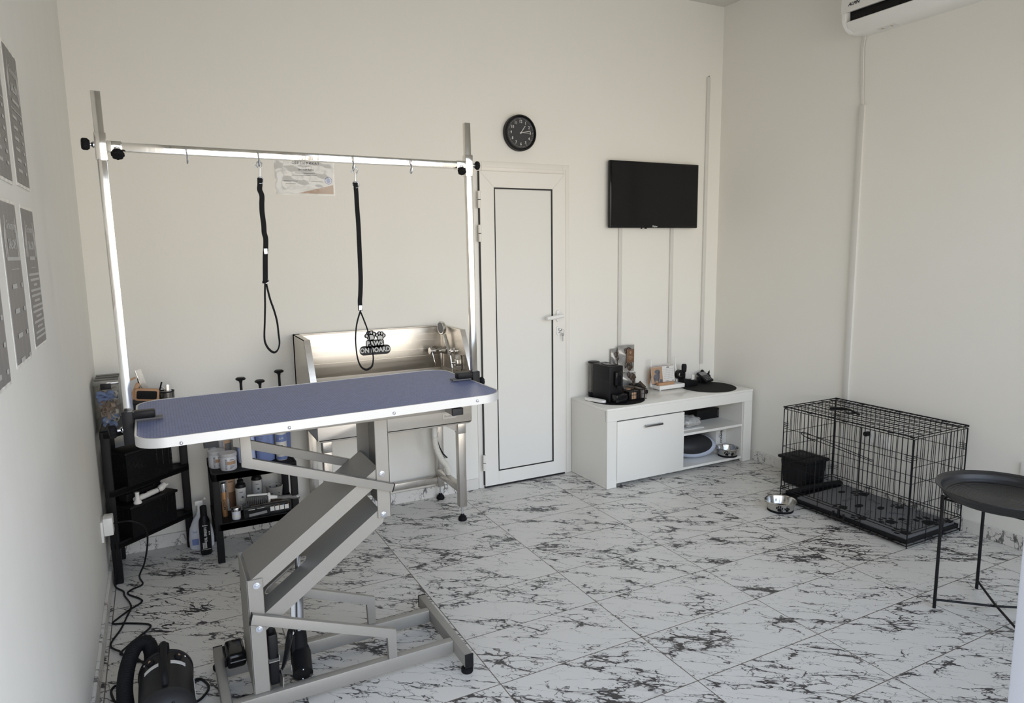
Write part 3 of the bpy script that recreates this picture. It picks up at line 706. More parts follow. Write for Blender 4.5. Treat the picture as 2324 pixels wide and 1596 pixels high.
def armT(p): return Matrix(((u.x, 0, n.x, p[0]), (0, 1, 0, 0), (u.z, 0, n.z, p[1]), (0, 0, 0, 1)))
AL = 0.5065
def arm(p, slot, name):
    b = B(); y0, y1 = FY+0.005, BY-0.005; n1, n0 = 0.024, -0.022; s0, s1 = (-0.012, AL+0.012)
    web_out = [(s0+.01, y0+.004), (s1-.01, y0+.004), (s1-.01, y1-.004), (s0+.01, y1-.004)]
    if slot:
        k = 6; inner = rrect(0.062, 0.232, 2.247, 2.293, 0.022, k)
        outer = []
        for c_ in ((s1-.01, y0+.004), (s1-.01, y1-.004), (s0+.01, y1-.004), (s0+.01, y0+.004)): outer += [c_]*(k+1)
        b.ring(outer, inner, 'z', n1-0.004, n1)
        bmesh.ops.remove_doubles(b.bm, verts=b.bm.verts[:], dist=1e-6)
    else: b.prism(web_out, 'z', n1-0.004, n1)
    fl = [(s0+0.02, n0), (s1-0.03, n0), (s1-0.005, n0+0.02), (s1-0.010, n1), (s0+0.008, n1), (s0, n1-0.02), (s0+0.004, n0+.01)]
    b.prism([(s, q) for s, q in fl], 'y', y0, y0+0.004); b.prism(fl, 'y', y1-0.004, y1)
    b.T(armT(p)); return b.build(name, 'frame', gt)
P1, P2, P3, P4 = (0.209, 0.438), (0.622, 0.731), (0.208, 0.294), (0.622, 0.590)
arm(P1, False, 'upper_arm'); arm(P3, True, 'lower_arm')
for p in (P1, P2, P3, P4):
    for y, s in ((FY, -1), (BY, 1)):
        b = B(); b.cyl((p[0], y, p[1]), (p[0], y+s*0.002, p[1]), 0.0108, seg=24); b.cyl((p[0], y+s*0.002, p[1]), (p[0], y+s*0.008, p[1]), 0.0080, seg=6); b.cyl((p[0], y+s*0.008, p[1]), (p[0], y+s*0.011, p[1]), 0.0045, seg=14)
        b.build('bolt', 'zinc', gt)
low = [(.190, .354), (.643, .178), (.643, .076), (.613, .076), (.613, .157), (.181, .322)]
upb = [(.190, .925), (.190, .826), (.648, .668), (.657, .694), (.220, .846), (.220, .925)]
for y in (FY-0.018, BY):
    b = B(); b.prism(low, 'y', y, y+0.018, 0.0015); q = b.build('lower_brace', 'frame', gt)
    b = B(); b.prism([(.1905, .3545), (.182, .3215), (.179, .3205), (.1875, .3555)], 'y', y-0.0004, y+0.0184); b.build('end_cap', 'black', q)
    b = B(); b.prism(upb, 'y', y, y+0.018, 0.0015); q = b.build('upper_brace', 'frame', gt)
    b = B(); b.prism([(.6485, .667), (.6575, .6945), (.660, .6935), (.651, .6665)], 'y', y-0.0004, y+0.0184); b.build('end_cap', 'black', q)
# lifting motor
b = B(); b.cyl((0.343, 2.27, 0.165), (0.352, 2.27, 0.372), 0.0165); b.cyl((0.352, 2.27, 0.370), (0.358, 2.27, 0.530), 0.0095); b.build('lift_ram', 'zinc', gt)
b = B(); b.bar((0.3235, 2.262, 0.165), (0.331, 2.262, 0.372), 0.012, 0.012); b.build('ram_guide', 'white', gt)
b = B(); b.lathe([(0, 0), (.024, 0), (.026, .03), (.024, .075), (.020, .080), (0, .080)], (0.344, 2.27, 0.115), 24); b.box((0.314, 2.248, 0.058), (0.374, 2.292, 0.135), 0.012); b.box((0.314, 2.252, 0.10), (0.336, 2.288, 0.188), 0.006)
mt = b.build('lift_motor', 'blackmatte', gt)
ma, mb_ = V((0.346, 2.262, 0.112)), V((0.337, 2.192, 0.080))
b = B(); b.cyl(ma, mb_, 0.0315, seg=32); b.build('motor_barrel', 'black', mt)
md = (mb_-ma).normalized(); b = B(); b.cyl(mb_, mb_+md*0.003, 0.0325, seg=32); b.build('motor_cap', 'black', mt)
sd = md.cross(V((1, 0, 0))).normalized()
for s in (-1, 1):
    b = B(); b.sph(mb_+md*0.004+sd*0.025*s, 0.0035, seg=10); b.build('screw', 'zinc', mt)
b = B(); b.box((0.3045, 2.215, 0.083), (0.3052, 2.235, 0.107)); b.T(Matrix()); b.build('rating_label', 'label', mt)
b = B(); b.tube([(0.345, 2.30, 0.03), (0.36, 2.24, 0.05), (0.365, 2.17, 0.07)], 0.006, 6); b.build('motor_bracket', 'frame', gt)
b = B(); b.tube([(0.236, 2.18, 0.062), (0.262, 2.18, 0.062), (0.268, 2.18, 0.072), (0.270, 2.18, 0.11)], 0.003, 6, flat=(0.06, 0.003), wdir=(0, 1, 0), smooth=False)
b.tube([(0.230, 2.175, 0.172), (0.262, 2.175, 0.172), (0.262, 2.175, 0.19)], .003, 6, flat=(0.05, 0.003), wdir=(0, 1, 0), smooth=False); b.build('adapter_bracket', 'frame', gt)
b = B(); b.box((0.232, 2.165, 0.082), (0.262, 2.215, 0.255), 0.006); b.box((0.236, 2.175, 0.255), (0.252, 2.20, 0.292), 0.004); b.build('power_adapter', 'black', gt)
for k in range(5):
    r = random.Random(k); b = B(); dx = 0.006*k
    b.tube([(0.250, 2.19+.004*k, 0.10), (0.268+dx*.5, 2.20, 0.10+.004*k), (0.285+dx, 2.21, 0.15+0.01*k), (0.300+dx*.6, 2.22, 0.215), (0.322, 2.245, 0.235-.006*k), (0.330, 2.26, 0.19)], 0.0026, 6); b.build('power_lead', 'black', gt)
b = B(); b.box((0.117, 2.330, 0.076), (0.178, 2.440, 0.128), 0.012, 3); b.box((0.110, 2.335, 0.086), (0.118, 2.435, 0.114), 0.004); cb = b.build('control_box', 'blackgloss', gt)
b = B(); b.box((0.128, 2.3285, 0.101), (0.176, 2.331, 0.104)); b.build('seam', 'grey', cb)

# ------------------------------------------------------------------ overhead grooming arm clamped to the table
ga = thing('grooming_rack', 'steel overhead bar on two posts clamped to the ends of the blue table', 'rack', (0.47, 2.30, 0.975))
PL0, PL1, PR0, PR1 = V((-0.0955, 2.292, 0.985)), V((-0.1025, 2.292, 1.908)), V((1.0405, 2.327, 0.990)), V((1.0325, 2.327, 1.908))
def hollow(a, bb, w, name, mtn='alu'):
    b = B(); b.bar(a, bb, w, w, (0, 1, 0), 0.0015); o = b.build(name, mtn, ga)
    return o
hollow(PL0, PL1, 0.0245, 'post'); hollow(PR0, PR1, 0.0215, 'post')
b = B(); b.bar((-0.088, 2.2925, 1.7605), (1.028, 2.3265, 1.7605), 0.025, 0.025, (0, 0, 1), 0.0025); b.build('crossbar', 'alu', ga)
def knob(c, ax, L, name='knob', R=0.0165, stem=0.02, par=ga):
    """lobed clamp knob, ax points from the stem to the knob"""
    c, ax = V(c), V(ax).normalized(); q = ax.to_track_quat('Z', 'Y').to_matrix().to_4x4()
    b = B(); seg = 56
    for (z0, f0), (z1, f1) in (((0, .72), (L*.3, 1)), ((L*.3, 1), (L*.8, 1)), ((L*.8, 1), (L, .8))):
        A = [b.bm.verts.new((R*f0*(1+.07*math.cos(8*2*PI*i/seg))*math.cos(2*PI*i/seg), R*f0*(1+.07*math.cos(8*2*PI*i/seg))*math.sin(2*PI*i/seg), z0)) for i in range(seg)]
        C = [b.bm.verts.new((R*f1*(1+.07*math.cos(8*2*PI*i/seg))*math.cos(2*PI*i/seg), R*f1*(1+.07*math.cos(8*2*PI*i/seg))*math.sin(2*PI*i/seg), z1)) for i in range(seg)]
        for i in range(seg): b.bm.faces.new((A[i], A[(i+1) % seg], C[(i+1) % seg], C[i]))
        if z0 == 0: b.bm.faces.new(A[::-1])
        if z1 == L: b.bm.faces.new(C)
    bmesh.ops.remove_doubles(b.bm, verts=b.bm.verts[:], dist=1e-6)
    b.T(Matrix.Translation(c) @ q); k = b.build(name, 'rubberblack', par)
    b = B(); b.cyl(c-ax*stem, c, 0.0045, seg=12); b.lathe([(0, 0), (.009, 0), (.009, .003), (.005, .007), (0, .007)], c-ax*stem*.75, 16, q); b.build('screw', 'zinc', k)
def sleeve(px, pz0, pz1, hx0, hx1, y, w, kx, kz):
    b = B(); b.box((px-w/2, y-w/2, pz0), (px+w/2, y+w/2, pz1), 0.002); b.box((hx0, y-w/2, 1.7605-w/2), (hx1, y+w/2, 1.7605+w/2), 0.002); b.build('corner_sleeve', 'alu', ga)
sleeve(-0.1012, 1.722, 1.797, -0.090, -0.050, 2.292, 0.030, 0, 0)
sleeve(1.0345, 1.722, 1.797, 0.986, 1.02, 2.327, 0.029, 0, 0)
knob((-0.128, 2.288, 1.764), (-1, -0.15, 0.02), 0.020, R=0.0155, stem=0.014)
knob((-0.062, 2.275, 1.747), (0.05, -0.45, -0.62), 0.020, R=0.0160, stem=0.012)
knob((1.062, 2.325, 1.762), (1, -0.1, 0), 0.016, R=0.0140, stem=0.014)
knob((1.003, 2.312, 1.746), (-0.05, -0.45, -0.62), 0.018, R=0.0145, stem=0.012)
for x in (0.116, 0.317, 0.613, 0.815):
    y = 2.2925+(x+.088)*0.0305
    b = B(); b.tube([(x-.002, y-0.016, 1.772), (x-.001, y-0.018, 1.756), (x, y-0.012, 1.746), (x, y-0.004, 1.738), (x, y+0.002, 1.729), (x, y-0.006, 1.724), (x+.001, y-0.014, 1.730), (x+.002, y-0.016, 1.742)], 0.0019, 8); b.build('hook', 'zinc', ga)
# clamps
def clamp(px, y, s, ztop, name='clamp'):
    b = B(); x0, x1 = sorted((px-s*0.016, px+s*0.018)); x0, x1 = sorted((px-s*0.016, px+s*0.0135)); b.box((x0, y-0.020, 0.905), (x1, y+0.020, ztop+0.006), 0.003)
    a0, a1 = sorted((px+s*0.010, px+s*0.072)); b.box((a0, y-0.018, ztop-0.018), (a1, y+0.018, ztop+0.004), 0.004)
    a0, a1 = sorted((px+s*0.010, px+s*0.030)); b.box((a0, y-0.018, 0.905), (a1, y+0.018, 0.925), 0.003)
    o = b.build(name, 'black', ga)
    a0, a1 = sorted((px+s*0.018, px+s*0.092)); b = B(); b.box((a0, y-0.017, ztop-0.023), (a1, y+0.017, ztop-0.0185), 0.001); b.build('pressure_plate', 'midgrey', o)
    return o
clamp(-0.0985, 2.283, 1, 0.9975); clamp(1.0425, 2.330, -1, 1.0055)
knob((-0.130, 2.270, 0.950), (-1, -0.2, -0.1), 0.020, R=0.0185, stem=0.022); knob((1.062, 2.325, 0.968), (1, 0, -0.05), 0.016, R=0.0175, stem=0.010)

# ------------------------------------------------------------------ grooming loops
def loop(label, Y, clip, strap, ring, bead, lp, xr):
    t = thing('grooming_loop', label, 'grooming loop', (xr, Y, lp[7][1]), group='grooming loops hanging from the steel crossbar')
    x, z = clip
    b = B(); b.tube([(x, Y, z-0.036), (x+.001, Y, z-0.020), (x+.006, Y, z-0.012), (x+.008, Y, z-0.002), (x+.002, Y, z+0.005), (x-.006, Y, z+0.003), (x-.009, Y, z-0.006), (x-.006, Y, z-0.014)], 0.0019, 8)
    b.cyl((x-.001, Y, z-0.040), (x+.001, Y, z-0.014), 0.0024, seg=10); b.cyl((x-.010, Y, z-.010), (x-.015, Y, z-.008), 0.0018, seg=8); b.build('clip', 'zinc', t)
    rz_ = z-0.051
    b = B(); b.tube([(x+ring*math.cos(a), Y+0.001, rz_+0.010*math.sin(a)) for a in [i*PI/6 for i in range(12)]], 0.0017, 8, True); b.build('ring', 'zinc', t)
    pts = [(p[0], Y+0.0015*math.sin(i*1.7), p[1]) for i, p in enumerate(strap)]
    b = B(); b.tube(pts, 0.002, flat=(0.0155, 0.0028), wdir=(1, 0.25, 0)); b.build('strap', 'strap', t)
    b = B(); b.box((bead[0]-0.0062, Y-0.004, bead[1]-0.0095), (bead[0]+0.0062, Y+0.004, bead[1]+0.0095), 0.002); b.build('slider', 'zinc', t)
    pts = [(p[0], Y-0.003+0.006*i/len(lp), p[1]) for i, p in enumerate(lp)]
    b = B(); b.tube(pts, 0.002, flat=(0.0125, 0.0045), wdir=(0.25, 1, 0.1)); b.build('noose', 'strap', t)
    return t
l1 = loop('black grooming loop hanging left on the steel crossbar, over the certificate edge', 2.302, (0.319, 1.734),
     [(0.318, 1.690), (0.317, 1.671), (0.315, 1.654), (0.32, 1.636), (0.3185, 1.61), (0.318, 1.584), (0.320, 1.548), (0.320, 1.522), (0.3235, 1.504), (0.3215, 1.473), (0.319, 1.455), (0.317, 1.423), (0.314, 1.365)], 0.0085, (0.3205, 1.4650),
     [(0.313, 1.369), (0.31, 1.333), (0.308, 1.292), (0.304, 1.242), (0.3, 1.196), (0.302, 1.173), (0.312, 1.153), (0.326, 1.142), (0.338, 1.149), (0.345, 1.17), (0.344, 1.202), (0.342, 1.24), (0.335, 1.277), (0.326, 1.31), (0.32, 1.342), (0.316, 1.368)], 0.32)
b = B(); b.tube([(0.3145+.0095*math.cos(a), 2.302+.004*math.sin(a), 1.3695+.006*math.sin(a+.4)) for a in [i*PI/6 for i in range(12)]], 0.0015, 6, True); b.build('ring', 'zinc', l1)
loop('black grooming loop hanging right, its noose in front of the wash tub sticker', 2.304, (0.6185, 1.730),
     [(0.617, 1.686), (0.619, 1.653), (0.619, 1.606), (0.6205, 1.55), (0.621, 1.493), (0.621, 1.426), (0.62, 1.369), (0.617, 1.321), (0.6145, 1.292), (0.615, 1.262)], 0.011, (0.615, 1.271),
     [(0.614, 1.262), (0.604, 1.234), (0.597, 1.205), (0.593, 1.166), (0.594, 1.126), (0.599, 1.091), (0.609, 1.068), (0.624, 1.058), (0.638, 1.061), (0.648, 1.072), (0.652, 1.097), (0.649, 1.127), (0.643, 1.157), (0.637, 1.193), (0.626, 1.228), (0.616, 1.256)], 0.62)

# ------------------------------------------------------------------ wash tub
wt = thing('wash_tub', 'stainless steel pet wash tub on legs against the back wall', 'wash tub', (1.06, 3.51, 0))
x0, x1, yf, yb = 0.645, 1.458, 3.30, 3.728
zb, zl, zt = 0.553, 0.80, 1.036
b = B(); t = 0.004
fr = rrect(x0, x1, 0.545, zl, 0.02, 4)
b.prism(fr, 'y', yf, yf+0.004, 0.001)
b.box((x0, yf, zb), (x1, yb, zb+t)); b.box((x0, yf+.004, zb), (x0+t, yb, zl)); b.box((x1-t, yf+.004, zb), (x1, yb, zl)); b.box((x0, yb-t, zb), (x1, yb, zl))
b.box((x0, yf, zl-.02), (x1, yf+0.02, zl), 0.004)
b.build('basin', 'steel', wt)
b = B(); b.box((x0-.016, yb-0.006, zl-.01), (1.4618, yb, zt), 0.001); b.box((x0-.016, yb-0.03, zt-0.004), (1.4618, yb, zt), 0.001); b.build('splashback', 'steel', wt)
for xs, d in ((0.628, 1), (1.465, -1)):
    o_ = [(yb, zt), (3.432, zt), (3.300, 0.80), (3.300, 0.72), (yb, 0.72)]
    b = B(); b.prism(o_, 'x', xs, xs+d*0.003)
    xs2 = xs if d > 0 else xs+.022; b.ring([(yb, zt), (3.430, zt), (3.298, 0.80), (3.298, 0.70), (yb, 0.70)], [(yb-.03, zt-.004), (3.436, zt-.004), (3.304, 0.80), (3.304, 0.70), (yb-.03, 0.70)], 'x', xs2, xs2+d*0.030)
    b.build('side_wall', 'steel', wt)
b = B()
for z in (0.995, 0.86): b.sph((0.640, 3.70, z), 0.005, (1, 1, 1), 10); b.sph((0.640, 3.64, z), 0.005, (1, 1, 1), 10)
b.build('rivet', 'zinc', wt)
for x, y in ((0.688, 3.325), (1.400, 3.325), (0.688, 3.69), (1.415, 3.69)):
    b = B(); b.box((x-0.021, y-0.021, 0.08), (x+0.021, y+0.021, zb), 0.003); lg = b.build('leg', 'steel_leg', wt)
    b = B(); b.cyl((x, y, 0.03), (x, y, 0.085), 0.005, seg=12); b.build('screw', 'zinc', lg)
    b = B(); b.lathe([(0, 0), (0.023, 0), (0.024, 0.008), (0.019, 0.022), (0.012, 0.026), (0.010, 0.034), (0, 0.034)], (x, y, 0), 24); b.build('foot', 'rubberblack', lg)
    if y < 3.5:
        s = 1 if x < 1 else -1
        b = B(); b.box((x-0.023, y-0.023, zb-0.062), (x+0.023, y+0.023, zb), 0.003); b.build('corner_bracket', 'steel_leg', lg)
b = B(); b.prism([(3.346, 0.49), (3.346, 0.553), (3.43, 0.553)], 'x', 0.686, 0.690); b.prism([(3.346, 0.49), (3.346, 0.553), (3.43, 0.553)], 'x', 1.405, 1.409); b.build('gusset', 'steel_leg', wt)
b = B(); b.prism([(1.29, 0.553), (1.378, 0.553), (1.378, 0.50)], 'y', 3.323, 3.327); b.build('gusset', 'steel_leg', wt)
b = B(); b.box((0.709, 3.672, 0.102), (1.394, 3.708, 0.142), 0.003); b.build('rail', 'steel_leg', wt)
for x in (0.688, 1.407):
    b = B(); b.box((x-0.018, 3.346, 0.150), (x+0.018, 3.669, 0.190), 0.003); b.build('rail', 'steel_leg', wt)
b = B(); b.box((1.292, yf-0.0012, .585), (1.368, yf, .612)); lb = b.build('brand_plate', 'steel_leg', wt)
text('Groomea', 0.016, (1.330, yf-0.0014, .5985), (1, 0, 0), (0, 0, 1), 'greyink', lb)
for z in (0.99, 0.955, 0.905, 0.865): b = B(); b.box((x0+.01, yb-0.0066, z), (1.455, yb-0.006, z+.0012)); b.build('crease', 'steel', wt)
# drain
dx, dy = 1.318, 3.50
b = B(); b.lathe([(0, 0), (.026, 0), (.028, .012), (.022, .02), (0, .02)], (dx, dy, zb-0.02), 24); b.build('drain_flange', 'zinc', wt)
b = B(); b.cyl((dx, dy, 0.505), (dx, dy, 0.535), 0.021, seg=12); b.cyl((dx, dy, 0.432), (dx, dy, 0.515), 0.0145); b.build('drain_nut', 'white', wt)
M['hose'] = mat('white_flexible_hose', (0.74, 0.71, 0.64), 0.5)
def corrug(path, r, amp, per, name, mtn, par, seg=14):
    P = catmull([V(p) for p in path], False, 10); L = [0]
    for a, c_ in zip(P, P[1:]): L.append(L[-1]+(c_-a).length)
    nn = max(8, int(L[-1]/per*4)); pts = []; k = 0
    for i in range(nn+1):
        s = L[-1]*i/nn
        while k < len(L)-2 and L[k+1] < s: k += 1
        f = (s-L[k])/max(1e-9, L[k+1]-L[k]); pts.append(P[k].lerp(P[k+1], f))
    rr = [r+(amp if (i % 4) < 2 else -amp) for i in range(len(pts))]
    b = B(); b.tube(pts, rr, seg, smooth=False); return b.build(name, mtn, par, sharp=80)
corrug([(dx, dy, 0.44), (dx+.002, dy, 0.40), (dx+.012, dy, 0.36), (dx+.040, dy+.01, 0.30), (dx+.075, dy+.03, 0.255), (dx+.095, dy+.05, 0.205), (dx+.10, dy+.09, 0.17), (dx+.10, dy+.20, .15)], 0.0165, 0.0012, 0.008, 'drain_hose', 'hose', wt)
for k, (o1, o2) in enumerate(((0, 0), (.012, .01))):
    b = B(); b.tube([(1.40+o1, 3.62, 0.56), (1.375+o1, 3.62, 0.50), (1.363+o1, 3.62, 0.42), (1.372+o1, 3.62, 0.36), (1.40+o1, 3.63, 0.30), (1.44+o1, 3.66, 0.255)], 0.004, 8); b.build('water_line', 'grey' if k == 0 else 'black', wt)
b = B(); b.tube([(1.335, 3.50, 0.425), (1.36, 3.56, 0.425), (1.385, 3.62, 0.428)], 0.0018, 6); b.build('wire_tie', 'zinc', wt)

# mixer tap and shower
yw = yb-0.006
mx = thing('mixer_tap', 'chrome mixer tap on the back panel of the wash tub', 'tap', (1.42, yw, 0.88))
b = B(); b.cyl((1.385, 3.668, 0.896), (1.438, 3.668, 0.893), 0.0175); b.cyl((1.436, 3.668, 0.893), (1.459, 3.640, 0.890), 0.0145); b.cyl((1.415, 3.668, 0.893), (1.415, yw, 0.893), 0.012)
b.lathe([(0, 0), (.024, 0), (.024, .004), (.017, .014), (0, .014)], (1.415, yw-.001, .893), 24, Matrix.Rotation(PI/2, 4, 'X')); b.build('body', 'chrome', mx)
b = B(); b.cyl((1.366, 3.667, 0.897), (1.386, 3.668, 0.896), 0.0190); b.bar((1.376, 3.652, 0.890), (1.390, 3.640, 0.812), 0.011, 0.004, (1, 0, 0), .001); b.build('lever', 'chrome', mx)
b = B(); b.cyl((1.434, 3.664, 0.845), (1.434, 3.664, 0.882), 0.0095, seg=12); b.cyl((1.434, 3.664, 0.78), (1.434, 3.664, 0.847), 0.0055); b.build('outlet', 'chrome', mx)
b = B(); b.lathe([(0, 0), (.018, 0), (.018, .006), (.012, .012), (.016, .020), (.014, .028), (0, .030)], (1.461, 3.520, .908), 24, Matrix.Rotation(-PI/2, 4, 'Y')); b.build('valve_knob', 'chrome', label='round chrome knob on the side panel of the wash tub', cat='knob')
sh = thing('hand_shower', 'chrome hand shower clipped upright beside the mixer tap', 'shower', (1.445, 3.56, 0.78))
b = B(); b.tube([(1.446, 3.535, 0.830), (1.444, 3.550, 0.880), (1.440, 3.580, 0.940), (1.436, 3.606, 0.992)], [0.0085, 0.0105, 0.0115, 0.0095], 14); b.build('handle', 'chrome', sh)
q = V((-0.93, -0.10, -0.05)).to_track_quat('Z', 'Y').to_matrix().to_4x4()
b = B(); b.lathe([(0, -.016), (.020, -.015), (.036, -.006), (.039, .002), (.039, .009), (.036, .012), (0, .012)], (1.432, 3.628, 1.030), 32, q); hdp = b.build('shower_head', 'chrome', sh)
b = B(); b.lathe([(0, .0125), (.031, .0125), (.031, .0135), (0, .0145)], (1.432, 3.628, 1.030), 28, q); b.build('spray_face', 'grey', hdp)
b = B(); b.cyl((1.447, 3.530, 0.812), (1.446, 3.535, 0.834), 0.0105, seg=12); b.cyl((1.447, 3.525, 0.840), (1.455, 3.480, 0.845), 0.007, seg=12); b.box((1.448, 3.462, 0.828), (1.462, 3.500, 0.866), 0.003); b.build('clip', 'chrome', sh)
corrug([(1.447, 3.530, 0.815), (1.447, 3.525, 0.77), (1.440, 3.52, 0.72), (1.40, 3.54, 0.65), (1.36, 3.60, 0.62), (1.37, 3.65, 0.68), (1.434, 3.664, 0.785)], 0.0055, 0.0006, 0.004, 'shower_hose', 'chrome', sh, 10)
b = B(); b.tube([(1.455, 3.425, .892), (1.452, 3.405, .894), (1.452, 3.402, .870), (1.452, 3.404, .82), (1.455, 3.425, .815)], .003, 8); b.build('wall_hook', 'black', label='black wire handle on the side panel of the wash tub', cat='handle')

# sticker on the splashback
st = thing('paw_sticker', 'black and white paw print sticker on the tub splashback reading PAWS ON BOARD', 'sticker', (1.066, yw, 0.90))
ys = yw-0.0012
b = B()
b.prism(rrect(0.978, 1.154, 0.893, 0.946, 0.024, 6), 'y', ys, yw); b.prism(rrect(1.014, 1.118, 0.930, 0.978, 0.012, 5), 'y', ys, yw)
PW = ((1.043, 1.000, .050, (1, 0, .2), (-.2, 0, 1)), (1.098, .995, .045, (1, 0, -.1), (.1, 0, 1)))
for (cx, cz, s, u_, v_) in PW:
    u_, v_ = V(u_).normalized(), V(v_).normalized()
    for dx_, dy_, r_ in ((0, -.16, .46), (-.42, .10, .27), (-.16, .34, .27), (.16, .34, .27), (.42, .10, .27)):
        p_ = V((cx, 0, cz))+u_*s*dx_+v_*s*dy_; b.prism([(p_.x+s*r_*math.cos(i*PI/9), p_.z+s*r_*math.sin(i*PI/9)) for i in range(18)], 'y', ys, yw)
b.build('backing', 'ink', st)
for (cx, cz, s, u_, v_) in PW: b = B(); paw(b, (cx, ys, cz), s, u_, v_); b.build('paw_print', 'lightink', st)
text('PAWS', 0.036, (1.066, ys, 0.9555), (1, 0, 0), (0, 0, 1), 'lightink', st, bold=0.0013)
text('ON BOARD', 0.037, (1.066, ys, 0.919), (1, 0, 0), (0, 0, 1), 'lightink', st, bold=0.0013, sx=0.88)
UX, UY, UZ = V((1, 0, 0)), V((0, 1, 0)), V((0, 0, 1))
# ------------------------------------------------------------------ media cabinet
cb = thing('cabinet', 'low white cabinet with one flap door and open shelves under the television', 'cabinet', (2.963, 3.53, 0))
cx0, cx1, cf, cbk = 2.362, 3.565, 3.330, 3.728
b = B(); b.box((cx0-.002, cf-.002, .487), (cx1, cbk, .502), 0.0015); b.build('top', 'lacquer', cb)
b = B(); b.box((cx0, cf, .422), (cx1, cf+.018, .4865), 0.0008, 1); b.build('front_beam', 'lacquer_side', cb)
b = B(); b.box((cx0, cf, 0.002), (cx0+.072, cf+.030, .4215), 0.0008, 1); b.build('leg', 'lacquer_side', cb)
b = B(); b.box((3.492, cf, 0.002), (cx1, cf+.030, .4215), 0.0008, 1); b.build('leg', 'lacquer_side', cb)
b = B(); b.box((cx0, cf+.0305, 0.002), (cx0+.018, cbk, .4865), 0.0008, 1); b.build('side_panel', 'lacquer_side', cb)
b = B(); b.box((3.547, cf+.0305, 0.002), (cx1, cbk, .4865), 0.0008, 1); b.build('side_panel', 'lacquer_side', cb)
b = B(); b.box((3.486, cf+.012, .030), (3.491, cbk-.01, .4865)); b.build('inner_side', 'lacquer_side', cb)
b = B(); b.box((2.958, cf+.022, .042), (2.970, cbk-.01, .4865)); b.build('divider', 'lacquer_side', cb)
b = B(); b.box((cx0+.02, cbk-.006, .03), (3.54, cbk, .4865)); b.build('back_panel', 'lacquer_side', cb)
b = B(); b.box((2.971, cf+.006, .252), (3.4855, cbk-.01, .268), 0.0008, 1); b.build('shelf', 'lacquer_side', cb)
b = B(); b.box((cx0+.05, cf+.004, .026), (3.4855, cbk-.01, .0415), 0.0008, 1); b.build('shelf', 'lacquer_side', cb)
b = B(); b.box((2.438, cf+.001, .026), (2.967, cf+.019, .4145), 0.0012); do = b.build('door', 'lacquer_side', cb)
b = B(); b.box((2.637, cf-.022, .360), (2.776, cf-.012, .372), 0.001); b.box((2.650, cf-.013, .362), (2.656, cf+.001, .370)); b.box((2.757, cf-.013, .362), (2.763, cf+.001, .370)); b.build('handle', 'chromemetal', do)
zt = 0.502
def mat_round(c, r, label):
    b = B(); b.lathe([(0, 0), (r, 0), (r, .0025), (r-.002, .004), (0, .004)], (c[0], c[1], zt), 72); return b.build('placemat', 'rubberblack', label=label, cat='placemat')
mat_round((2.585, 3.550), 0.183, 'round black placemat under the coffee machine')
mat_round((3.356, 3.535), 0.187, 'round black placemat at the right end of the cabinet under the card reader')
zm = zt+.004
# coffee machine
cm = thing('coffee_machine', 'black capsule coffee machine at the left end of the white cabinet', 'coffee machine', (2.53, 3.56, zm))
b = B(); b.box((2.474, 3.468, zm), (2.580, 3.655, .733), 0.006, 3); b.build('body', 'black', cm)
b = B(); b.box((2.4735, 3.4675, .636), (2.5805, 3.6555, .6375)); b.build('seam', 'darkgrey', cm)
b = B(); b.box((2.492, 3.50, .732), (2.562, 3.575, .7375), 0.002); b.build('lever_lid', 'blackgloss', cm)
for p_ in ((2.515, 3.61, .733), (2.545, 3.60, .733)): b = B(); b.sph(p_, .006, (1, 1, .4), 12); b.build('button', 'darkgrey', cm)
b = B(); b.box((2.506, 3.442, .610), (2.556, 3.470, .702), 0.010, 3); b.cyl((2.531, 3.455, .596), (2.531, 3.455, .612), .010); b.build('brew_head', 'blackgloss', cm)
b = B(); b.box((2.486, 3.408, zm), (2.572, 3.468, .562), 0.008, 3); b.build('drip_tray', 'blackgloss', cm)
b = B(); b.cyl((2.507, 3.688, .535), (2.507, 3.688, .728), .036, seg=32); tk = b.build('water_tank', 'tank', cm)
b = B(); b.lathe([(0, 0), (.037, 0), (.039, .003), (.037, .008), (.02, .010), (0, .008)], (2.507, 3.688, .727), 32); b.cyl((2.507, 3.688, zm), (2.507, 3.688, .536), .037, seg=32); b.build('tank_lid', 'black', tk)
# remote
rm = thing('remote_control', 'white remote control lying in front of the coffee machine', 'remote control', (0, 0, 0))
b = B(); b.prism(rrect(-.019, .019, -.080, .080, .016, 6), 'z', 0, .016, 0.004); b.build('case', 'white', rm)
b = B(); b.cyl((0, .035, .0155), (0, .035, .0172), .008, seg=16)
for k in range(3): b.box((-.010, .008-k*.014, .0155), (-.003, .014-k*.014, .0168)); b.box((.003, .008-k*.014, .0155), (.010, .014-k*.014, .0168))
b.build('button', 'label', rm)
put(rm, (2.423, 3.548, zm), rz=math.radians(17))
